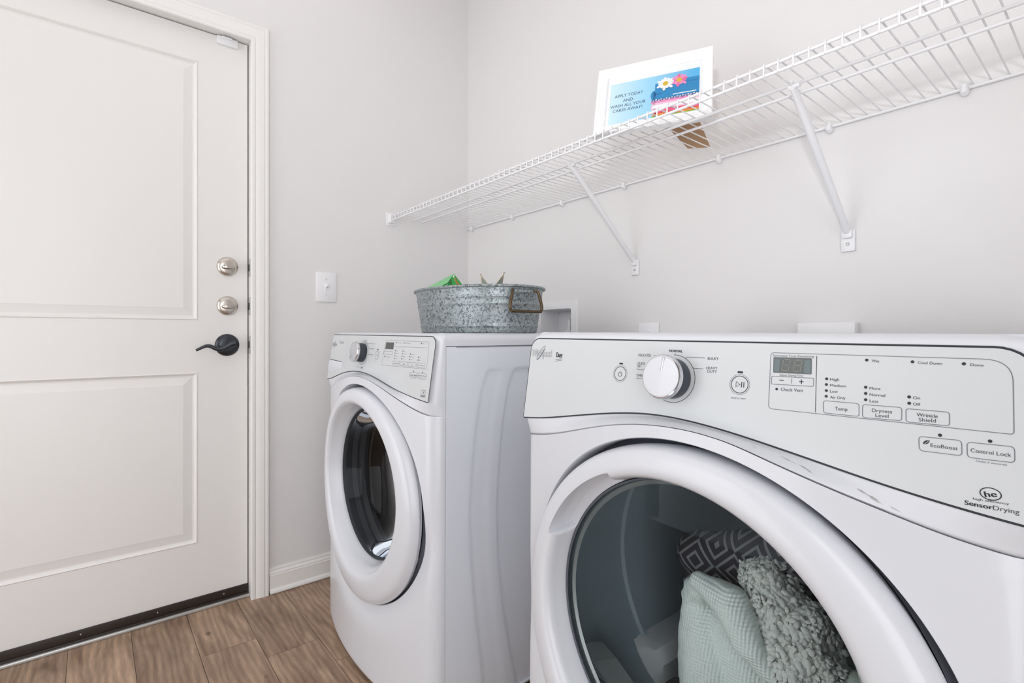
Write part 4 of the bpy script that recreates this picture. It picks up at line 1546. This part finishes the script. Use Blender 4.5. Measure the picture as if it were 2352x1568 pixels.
# ================================================================== THINGS ON THE SHELF
def picture_frame():
    a, b = 0.4538, 0.3103
    wd, ht = 0.289, 0.2082
    r = thing('picture_frame', 'white picture frame standing on the wire shelf, showing folded towels and daisies', 'picture frame', (1.153, -0.4035, 1.4810))
    r.rotation_euler = (Matrix.Rotation(a, 3, 'Z') @ Matrix.Rotation(-b, 3, 'X')).to_euler()
    # local: x right, z up the picture, -y towards the room
    prof = [(0.0, 0.016), (0.0, 0.0), (0.002, -0.002), (0.009, -0.002), (0.011, 0.0005), (0.013, 0.0), (0.016, 0.003), (0.022, 0.0045), (0.024, 0.003), (0.0265, 0.006), (0.0265, 0.010)]
    loops = []
    for o, y in prof:
        loops.append([(o, y, o), (wd - o, y, o), (wd - o, y, ht - o), (o, y, ht - o)])
    f = MB()
    f.grid(loops, closed_u=True)
    f.build('frame', M['frame_white'], r, ang=25)
    MB().bx(0.004, wd - 0.004, 0.013, 0.0155, 0.004, ht - 0.004).build('back_board', M['kraft'], r)
    MB().bx(0.024, wd - 0.024, 0.0100, 0.0115, 0.024, ht - 0.024).build('mount', M['mat_white'], r)
    p0x, p0z, pw, ph = 0.0350, 0.0325, 0.2228, 0.1281
    order = ['print_sky', 'p_blue', 'p_blue_dark', 'p_navy', 'p_pink', 'p_pink_hot', 'p_pink_light', 'p_red', 'p_orange', 'p_green', 'white_print', 'yellow', 'p_text']
    ix = {k: i for i, k in enumerate(order)}
    pm = MB()

    def at(e):
        return lambda u, v: (u * pw, -e, v * ph)

    def rect(u0, u1, v0, v1, m, e, sag=0.0):
        n = 14
        t = [(u0 + (u1 - u0) * i / n, v1 + sag * math.sin(6 * i / n)) for i in range(n + 1)]
        bo = [(u0 + (u1 - u0) * i / n, v0 + sag * math.sin(6 * i / n)) for i in range(n + 1)]
        pm.add([at(e)(*q) for q in bo] + [at(e)(*q) for q in t], [(i, i + 1, n + 2 + i, n + 1 + i) for i in range(n)], ix[m])
    rect(0, 1, 0, 1, 'print_sky', 0.0)
    rect(0.52, 1, 0.60, 0.80, 'p_blue', 0.0001)
    rect(0.66, 1, 0.715, 0.728, 'p_blue_dark', 0.0002, 0.006)
    # folded towels with rounded left ends
    for u0, v0, v1, m in ((0.475, 0.415, 0.63, 'p_blue'), (0.478, 0.325, 0.375, 'p_pink'), (0.482, 0.155, 0.325, 'p_pink_light'), (0.492, 0.07, 0.165, 'p_red'), (0.50, 0.012, 0.085, 'p_orange'), (0.49, -0.0, 0.028, 'p_green')):
        rect(u0 + 0.03, 1, v0, v1, m, 0.0002, 0.004)
        disc2(pm, (( u0 + 0.03) * pw, (v0 + v1) / 2 * ph), 0.03 * pw, (lambda e: (lambda x, z: (x, -e, z)))(0.0002), ix[m], 20, ry=(v1 - v0) / 2 * ph)
    rect(0.50, 1, 0.20, 0.28, 'white_print', 0.0003, 0.006)
    rect(0.51, 1, 0.105, 0.125, 'p_pink_hot', 0.0003, 0.006)
    rect(0.488, 1, 0.372, 0.418, 'p_navy', 0.0003, 0.003)
    for i in range(17):
        u = 0.50 + i * 0.029
        rect(u, u + 0.019, 0.380 + 0.012 * (i % 2), 0.404 + 0.012 * (i % 2), 'white_print', 0.0004)
    rect(0.72, 0.97, 0.455, 0.475, 'white_print', 0.0004, 0.004)
    ribbon(pm, [(0.51 * pw, 0.50 * ph), (0.545 * pw, 0.545 * ph), (0.60 * pw, 0.53 * ph)], 0.0014, lambda x, z: (x, -0.0004, z), ix['p_navy'])

    def daisy(cu, cv, rad, m1, m2, e, n=13, squash=0.9):
        for k in range(n):
            t = 2 * PI * k / n + 0.2
            rr = rad * (0.86 + 0.14 * math.sin(3 * k))
            pts = []
            for s, w_ in ((0.15, 0.02), (0.45, 0.11), (0.78, 0.165), (0.95, 0.10), (1.0, 0.0)):
                pts.append((s, w_))
            lft = [(s * rr, w_ * rad) for s, w_ in pts]
            rgt = [(s * rr, -w_ * rad) for s, w_ in reversed(pts[:-1])]
            pl = [(cu * pw + x * math.cos(t) - y * math.sin(t), cv * ph + squash * (x * math.sin(t) + y * math.cos(t))) for x, y in lft + rgt]
            poly2(pm, pl, lambda x, z: (x, -e - 0.00004 * k, z), ix[m1 if k % 3 else m2])
        disc2(pm, (cu * pw, cv * ph), rad * 0.27, lambda x, z: (x, -e - 0.0007, z), ix['yellow'], 18)
    daisy(0.785, 0.785, 0.0235, 'p_pink', 'p_pink_hot', 0.0006)
    daisy(0.635, 0.755, 0.0245, 'white_print', 'white_print', 0.0014)
    for s, u0, u1, v in (('APPLY TODAY', 0.055, 0.385, 0.640), ('AND', 0.157, 0.272, 0.512), ('WASH ALL YOUR', 0.010, 0.420, 0.398), ('CARES AWAY!', 0.045, 0.385, 0.285)):
        text_at(pm, s, (u0 * pw, v * ph), (u1 * pw, v * ph), 0.0092, lambda x, z: (x, -0.0003, z), ix['p_text'])
    po = pm.build('print', [M[k] for k in order], r, smooth=False, fix=False)
    po.location = (p0x, 0.0098, p0z)
    MB().bx(0.025, wd - 0.025, 0.0068, 0.0074, 0.025, ht - 0.025).build('glass_pane', M['glass_clear'], r)
    # easel leg behind, reaching back down to the shelf
    Rm = r.rotation_euler.to_matrix()
    inv = Rm.transposed()
    base = Vector(r.location)
    foot = [inv @ (Vector(q) - base) for q in ((1.258, -0.128, 1.4818), (1.302, -0.088, 1.4818))]
    hinge = [Vector((0.100, 0.0165, 0.125)), Vector((0.222, 0.0165, 0.125))]
    n_ = (foot[0] - hinge[0]).cross(hinge[1] - hinge[0]).normalized() * 0.0025
    q = [hinge[0], hinge[1], foot[1], foot[0]]
    e = MB()
    e.add(q + [p + n_ for p in q], [(0, 1, 2, 3), (7, 6, 5, 4), (0, 1, 5, 4), (1, 2, 6, 5), (2, 3, 7, 6), (3, 0, 4, 7)])
    eo = e.build('easel_leg', M['kraft'], r, smooth=False)
    m1 = (foot[0] + foot[1]) / 2 * 0.45 + (hinge[0] + hinge[1]) / 2 * 0.55
    m2 = Vector((0.150, 0.0165, 0.020))
    sd = Vector((0.006, 0, 0))
    e = MB()
    th = Vector((0, 0.0008, 0.0008))
    e.add([m1 - sd, m1 + sd, m2 + sd, m2 - sd, m1 - sd + th, m1 + sd + th, m2 + sd + th, m2 - sd + th], [(0, 1, 2, 3), (7, 6, 5, 4), (0, 1, 5, 4), (1, 2, 6, 5), (2, 3, 7, 6), (3, 0, 4, 7)])
    e.build('strap', M['ribbon'], eo, smooth=False)


picture_frame()


# ================================================================== TUB AND ITS CONTENTS
TX, TY, TZ, TTH, TA, TB, THH = 0.7042, -0.4539, 0.9697, -0.0929, 0.2598, 0.1788, 0.132


def tub():
    r = thing('metal_tub', 'oval galvanized metal tub with a bronze wire handle on top of the washer', 'metal tub', (TX, TY, TZ), (0, TAU, TTH))
    N = 120

    def ring(ins, z, x_in=0.0):
        return [((TA - ins) * math.cos(2 * PI * k / N), (TB - ins) * math.sin(2 * PI * k / N), z) for k in range(N)]
    H = THH
    t0 = 0.020                                                  # taper
    ins = lambda z: t0 * (1 - z / H)
    rows = [ring(t0 + 0.010, 0.006), ring(t0 + 0.004, 0.0), ring(t0 + 0.0005, 0.0015)]
    zs = [0.004, 0.012, 0.016, 0.018, 0.0205, 0.022, 0.024, 0.03, 0.05, 0.07, 0.079, 0.081, 0.084, 0.086, 0.088, 0.099, 0.101, 0.104, 0.106, 0.108, 0.12, H - 0.004]
    rib = {0.0205: 0.0018, 0.018: 0.001, 0.022: 0.001, 0.084: 0.0018, 0.081: 0.0008, 0.086: 0.0008, 0.104: 0.0018, 0.101: 0.0008, 0.106: 0.0008}
    for z in zs:
        rows.append(ring(ins(z) - rib.get(z, 0.0), z))
    for k in range(9):                                          # rolled rim
        a = -PI / 2 + PI * 1.5 * k / 8
        rows.append(ring(-0.0035 - 0.0040 * math.cos(a), H + 0.0040 * math.sin(a)))
    for z in (H - 0.006, 0.06, 0.008):
        rows.append(ring(ins(z) + 0.0016, z))
    rows.append(ring(TA - 0.16, 0.0065))
    b = MB()
    b.grid(rows, closed_u=True)
    for src in (rows[0], rows[-1]):
        b.add(src, [tuple(range(N))])
    body = b.build('tub_body', M['galv'], r, ang=50)
    s = MB()                                                    # vertical lapped seam
    th = 0.22
    for (aa, dd) in ((th, 0.0008),):
        pts = [((TA - ins(z) + dd) * math.cos(aa - 0.0), (TB - ins(z) + dd) * math.sin(-aa), z) for z in np.linspace(0.004, H - 0.004, 12)]
        s.tube(pts, 0.0011, 6)
    s.build('side_seam', M['galv'], body)
    for sg in (1, -1):
        e = MB()
        zt = H - 0.014
        xo = sg * (TA + 0.0015)
        wv = 0.038
        # folded ear that carries the handle
        P = []
        for i in range(9):
            y = -wv + 2 * wv * i / 8
            x = sg * ((TA - ins(zt)) * math.sqrt(max(0, 1 - (y / TB) ** 2)) + 0.002)
            P.append((x, y))
        e.grid([[(x, y, zt + 0.006) for x, y in P], [(x + sg * 0.005, y, zt + 0.004) for x, y in P], [(x + sg * 0.006, y, zt - 0.003) for x, y in P], [(x + sg * 0.001, y, zt - 0.008) for x, y in P], [(x - sg * 0.002, y * 0.8, zt - 0.026) for x, y in P]])
        for y in (-0.02, 0.02):
            e.lathe([(0.0, sg * 0.003), (0.0025, sg * 0.0022), (0.0034, 0.0)], (sg * (TA - ins(zt - 0.018)) * math.sqrt(1 - (y / TB) ** 2) + sg * 0.001, y, zt - 0.0165), 'x', 10, mi=1)
        e.build('handle_ear', [M['galv'], M['screw']], body)
        h = MB()
        x1 = xo + sg * 0.004
        pts = [(x1 - sg * 0.006, -0.036, zt + 0.001), (x1 - sg * 0.002, -0.041, zt + 0.001), (x1 + sg * 0.003, -0.045, zt - 0.006), (x1 + sg * 0.006, -0.053, zt - 0.036), (x1 + sg * 0.006, -0.0545, zt - 0.049), (x1 + sg * 0.006, -0.050, zt - 0.056), (x1 + sg * 0.007, -0.042, zt - 0.0575)]
        full = pts + [(p[0], -p[1], p[2]) for p in reversed(pts)]
        # rounded path
        cat_ = []
        for i in range(len(full) - 1):
            p0, p1, p2, p3 = [Vector(full[max(0, min(len(full) - 1, j))]) for j in (i - 1, i, i + 1, i + 2)]
            for k in range(5):
                t = k / 5
                cat_.append(0.5 * ((2 * p1) + (p2 - p0) * t + (2 * p0 - 5 * p1 + 4 * p2 - p3) * t * t + (3 * p1 - p0 - 3 * p2 + p3) * t ** 3))
        cat_.append(Vector(full[-1]))
        h.tube(cat_, 0.0042, 10)
        h.build('handle', M['handle_bronze'], r)
    return r


tub()


def detergent_box():
    A = Vector((0.622, -0.488, 1.166))
    l, w_, t = Vector((-0.907, -0.279, -0.316)), Vector((0.049, 0.675, -0.736)), Vector((0.419, -0.683, -0.598))
    l.normalize()
    w_ = (w_ - l * w_.dot(l)).normalized()
    t = (t - l * t.dot(l) - w_ * t.dot(w_)).normalized()
    L, W, T = 0.122, 0.105, 0.058
    c = A + l * (L / 2) + w_ * (W / 2) + t * (T / 2)
    r = thing('dryer_sheet_box', 'green dryer-sheet box with an orange brand name leaning inside the metal tub', 'box', c)
    R = Matrix((l, w_, t)).transposed()
    r.rotation_euler = R.to_euler()
    hx, hy, hz = L / 2, W / 2, T / 2
    b = MB()
    # faces: -y = long narrow side (pale), -x = end with the name, +z = front
    v = [(-hx, -hy, -hz), (hx, -hy, -hz), (hx, hy, -hz), (-hx, hy, -hz), (-hx, -hy, hz), (hx, -hy, hz), (hx, hy, hz), (-hx, hy, hz)]
    b.add(v, [(0, 1, 5, 4)], 1)
    b.add(v, [(0, 4, 7, 3)], 0)
    b.add(v, [(4, 5, 6, 7), (3, 2, 1, 0), (1, 2, 6, 5), (2, 3, 7, 6)], 0)
    b.build('carton', [M['green'], M['green_light']], r, smooth=False)
    g = MB()
    # end face: u along +z->... width from -y (apex) to +y, v from -z (apex) to +z
    pe = lambda u, vv: (-hx - 0.0004, u, -vv)
    text_at(g, 'Gain', (-hy + 0.010, 0.007), (-hy + 0.043, 0.005), 0.0150, lambda u, vv: (-hx - 0.0004, u, -vv), 1, bold=True)
    text_at(g, 'Gain', (-hy + 0.0105, 0.0075), (-hy + 0.0428, 0.0055), 0.0138, lambda u, vv: (-hx - 0.0008, u, -vv), 0, bold=True)
    g.add([pe(-hy + 0.001, 0.024), pe(-hy + 0.006, 0.026), pe(-hy + 0.008, 0.013), pe(-hy + 0.003, 0.012)], [(0, 1, 2, 3)], 1)
    g.add([pe(-hy + 0.0, 0.004), pe(-hy + 0.018, -0.02), pe(-hy + 0.05, -0.027), pe(-hy + 0.0, -0.027)], [(0, 1, 2, 3)], 2)
    # front face: pale label patch with bars and a dark green panel
    pf = lambda x, y: (x, y, hz + 0.0004)
    g.add([pf(-hx + 0.004, -hy + 0.004), pf(-hx + 0.042, -hy + 0.004), pf(-hx + 0.042, -hy + 0.045), pf(-hx + 0.004, -hy + 0.045)], [(0, 1, 2, 3)], 3)
    for k in range(9):
        g.add([(-hx + 0.008 + k * 0.0035, -hy + 0.008, hz + 0.0007), (-hx + 0.0095 + k * 0.0035, -hy + 0.008, hz + 0.0007), (-hx + 0.0095 + k * 0.0035, -hy + 0.03, hz + 0.0007), (-hx + 0.008 + k * 0.0035, -hy + 0.03, hz + 0.0007)], [(0, 1, 2, 3)], 4)
    g.add([pf(-hx + 0.046, -hy + 0.004), pf(-hx + 0.085, -hy + 0.004), pf(-hx + 0.085, -hy + 0.08), pf(-hx + 0.046, -hy + 0.08)], [(0, 1, 2, 3)], 2)
    g.build('printed_label', [M['orange'], M['white_print'], M['green_dark'], M['paper_grey'], M['ink_dark']], r, smooth=False, fix=False)


detergent_box()


def star():
    R = 0.106
    zc = 0.9815 + R * 0.809 + 0.0015
    c = Vector((0.752, -0.432, zc))
    r = thing('star_ornament', 'faceted wire-edged star ornament standing in the metal tub, two points above the rim', 'ornament', c, (0, math.radians(3), math.radians(-2)))
    ri = R * 0.38
    pts, out = [], []
    for k in range(10):
        a = PI / 2 + PI / 5 + PI * k / 5
        rad = R if k % 2 == 0 else ri
        pts.append(Vector((rad * math.cos(a), 0, rad * math.sin(a))))
    F, B = Vector((0, -0.030, 0)), Vector((0, 0.030, 0))
    b = MB()
    for k in range(10):
        p, q = pts[k], pts[(k + 1) % 10]
        b.add([F, p, q], [(0, 1, 2)], [0, 1, 2][k % 3] if k not in (8, 9) else (1 if k == 9 else 2))
        b.add([B, q, p], [(0, 1, 2)], k % 2)
    b.build('glass_panel', [M['copper'], M['star_green'], M['star_red']], r, smooth=False)
    f = MB()
    for k in range(10):
        f.tube([pts[k], pts[(k + 1) % 10]], 0.0016, 6)
        f.tube([F, pts[k]], 0.0016, 6)
        f.tube([B, pts[k]], 0.0016, 6)
    for k in range(0, 10, 2):
        f.box(pts[k] * 1.03, (0.005, 0.005, 0.005), 0.0015)
    f.build('wire_frame', M['brass'], r)


star()


# ================================================================== LAUNDRY IN THE DRYER
def blob(parts, res=0.006, smooth_it=4):
    """Union of swept ellipsoids (p0, p1, r0, r1, flatten along y) as one soft surface via voxel-style field and marching on a sphere of rays is avoided: uses Remesh."""
    mb = MB()
    for p0, p1, r0, r1 in parts:
        p0, p1 = Vector(p0), Vector(p1)
        n = 12
        pts, rr = [], []
        for i in range(n + 1):
            t = i / n
            pts.append(p0.lerp(p1, t))
            rr.append((r0 + (r1 - r0) * t))
        d = (p1 - p0).normalized()
        cap0 = [(p0 - d * r0 * math.cos(a), max(0.002, r0 * math.sin(a))) for a in (0.15, 0.5, 0.9, 1.25)]
        cap1 = [(p1 + d * r1 * math.cos(a), max(0.002, r1 * math.sin(a))) for a in (1.25, 0.9, 0.5, 0.15)]
        mb.tube([c[0] for c in cap0] + pts + [c[0] for c in cap1], [c[1] for c in cap0] + rr + [c[1] for c in cap1], 20)
    o = mb.build('tmp', M['sage'])
    m = o.modifiers.new('r', 'REMESH')
    m.mode = 'VOXEL'
    m.voxel_size = res
    s = o.modifiers.new('s', 'SMOOTH')
    s.iterations = smooth_it
    s.factor = 0.5
    bpy.context.view_layer.update()
    dg = bpy.context.evaluated_depsgraph_get()
    me = bpy.data.meshes.new_from_object(o.evaluated_get(dg))
    old = o.data
    bpy.data.objects.remove(o)
    bpy.data.meshes.remove(old)
    return me


def place_mesh(name, me, m, origin, disp=None):
    bm = bmesh.new()
    bm.from_mesh(me)
    bmesh.ops.recalc_face_normals(bm, faces=bm.faces)
    bm.normal_update()
    if disp:
        nv = [(v, v.normal.copy()) for v in bm.verts]
        for v, nn in nv:
            v.co = v.co + disp(v.co.copy(), nn)
    O = Vector(origin)
    for v in bm.verts:
        v.co -= O
    bm.to_mesh(me)
    bm.free()
    me.name = name
    me.materials.clear()
    me.materials.append(m)
    me.polygons.foreach_set('use_smooth', [True] * len(me.polygons))
    o = bpy.data.objects.new(name, me)
    o.location = O
    COL.objects.link(o)
    return o


def laundry():
    # pale waffle towel: a folded pair of lobes with a long crease between them
    me = blob([((1.560, -0.600, 0.505), (1.590, -0.600, 0.410), 0.030, 0.056),
               ((1.590, -0.600, 0.410), (1.615, -0.595, 0.300), 0.056, 0.080),
               ((1.589, -0.635, 0.553), (1.641, -0.640, 0.545), 0.018, 0.030),
               ((1.641, -0.640, 0.545), (1.670, -0.640, 0.498), 0.030, 0.027),
               ((1.670, -0.640, 0.498), (1.705, -0.640, 0.462), 0.027, 0.013),
               ((1.620, -0.590, 0.480), (1.660, -0.590, 0.360), 0.040, 0.060),
               ((1.566, -0.610, 0.520), (1.592, -0.630, 0.548), 0.024, 0.018)], 0.0045, 2)

    def fold(p, n):
        wr = math.sin(170 * (p.z * 0.85 - p.x * 0.5) + 9 * noise.noise(p * 15)) * sstep(0.36, 0.50, p.z) * (0.5 + 0.9 * noise.noise(p * 9 + Vector((3, 0, 0))))
        return n * (0.0014 * wr + 0.006 * noise.noise(p * 13) + 0.0022 * noise.noise(p * 42))
    o = place_mesh('waffle_towel', me, M['waffle'], (1.64, -0.58, 0.215), fold)
    tag(o, 'pale mint waffle towel folded behind the dryer window', 'towel')
    # shaggy fleece to its right, with its locks of pile
    me = blob([((1.675, -0.585, 0.575), (1.735, -0.600, 0.450), 0.034, 0.050),
               ((1.725, -0.590, 0.530), (1.762, -0.600, 0.450), 0.036, 0.040),
               ((1.700, -0.600, 0.470), (1.742, -0.620, 0.425), 0.034, 0.034)], 0.006, 3)
    random.seed(21)
    lk = MB()
    nf = len(me.polygons)
    for k in range(5200):
        pg = me.polygons[random.randrange(nf)]
        n = pg.normal
        if n.y > 0.35:
            continue
        c = Vector(pg.center) + Vector((random.uniform(-1, 1), random.uniform(-1, 1), random.uniform(-1, 1))) * 0.003
        cl = Vector(noise.noise_vector(c * 38))
        d = (n * 0.55 + cl * 1.3 + Vector((random.uniform(-0.35, 0.35), random.uniform(-0.35, 0.35), -0.35))).normalized()
        sd = d.cross(n)
        if sd.length < 0.1:
            continue
        sd.normalize()
        up = sd.cross(d)
        ln, wd = random.uniform(0.010, 0.017), random.uniform(0.0028, 0.0050)
        rows = []
        for t, q in ((0.0, 0.5), (0.3, 1.0), (0.65, 0.9), (0.9, 0.5), (1.0, 0.08)):
            cc = c + d * ln * t - n * (0.006 * t * t) + n * 0.0015
            rows.append([cc + sd * wd * q * math.cos(a) + up * wd * 0.55 * q * math.sin(a) for a in (0, PI / 3, 2 * PI / 3, PI, 4 * PI / 3, 5 * PI / 3)])
        lk.grid(rows, closed_u=True)
    vs = [v.co[:] for v in me.vertices]
    lk.add(vs, [tuple(pq.vertices) for pq in me.polygons])
    bpy.data.meshes.remove(me)
    o = lk.build('fleece_blanket', M['sherpa'], ang=80, fix=False)
    tag(o, 'grey shaggy fleece blanket to the right of the waffle towel in the dryer', 'blanket')
    # dark cushion cover with pale zigzags, behind and above
    me = blob([((1.535, -0.545, 0.560), (1.690, -0.545, 0.600), 0.040, 0.046), ((1.550, -0.530, 0.50), (1.690, -0.530, 0.53), 0.05, 0.05)], 0.006, 4)
    o = place_mesh('zigzag_cushion', me, M['zigzag'], (1.62, -0.53, 0.42), lambda p, n: n * 0.006 * noise.noise(p * 20))
    tag(o, 'dark cushion cover with pale zigzag lines behind the waffle towel in the dryer', 'cushion')
    # sage blanket underneath, filling the drum bottom
    me = blob([((1.60, -0.47, 0.285), (1.76, -0.48, 0.300), 0.070, 0.075), ((1.71, -0.55, 0.30), (1.80, -0.55, 0.38), 0.060, 0.062), ((1.66, -0.42, 0.34), (1.74, -0.44, 0.40), 0.08, 0.08), ((1.785, -0.60, 0.40), (1.806, -0.60, 0.475), 0.035, 0.028)], 0.007, 5)
    o = place_mesh('sage_blanket', me, M['sage'], (1.70, -0.50, 0.212), lambda p, n: n * 0.006 * noise.noise(p * 14))
    tag(o, 'plain sage-grey blanket at the bottom of the pile in the dryer', 'blanket')
    s = MB()
    base = Vector((1.552, -0.640, 0.372))
    random.seed(9)
    for k in range(5):
        a = random.uniform(-0.5, 0.5)
        pts = [base + Vector((0.026, 0.018, -0.004 + 0.002 * k)), base + Vector((0.010, 0.004, 0.012 - 0.003 * k)), base + Vector((-0.008 - 0.003 * k, -0.004, 0.004 - 0.006 * k)), base + Vector((-0.022 + 0.004 * k, -0.004, -0.010 - 0.006 * k + 0.01 * a))]
        s.tube(pts, 0.0016, 6)
    o = s.build('cord_tassel', M['black'])
    tag(o, 'small black cord tassel poking out left of the waffle towel in the dryer', 'tassel')


laundry()
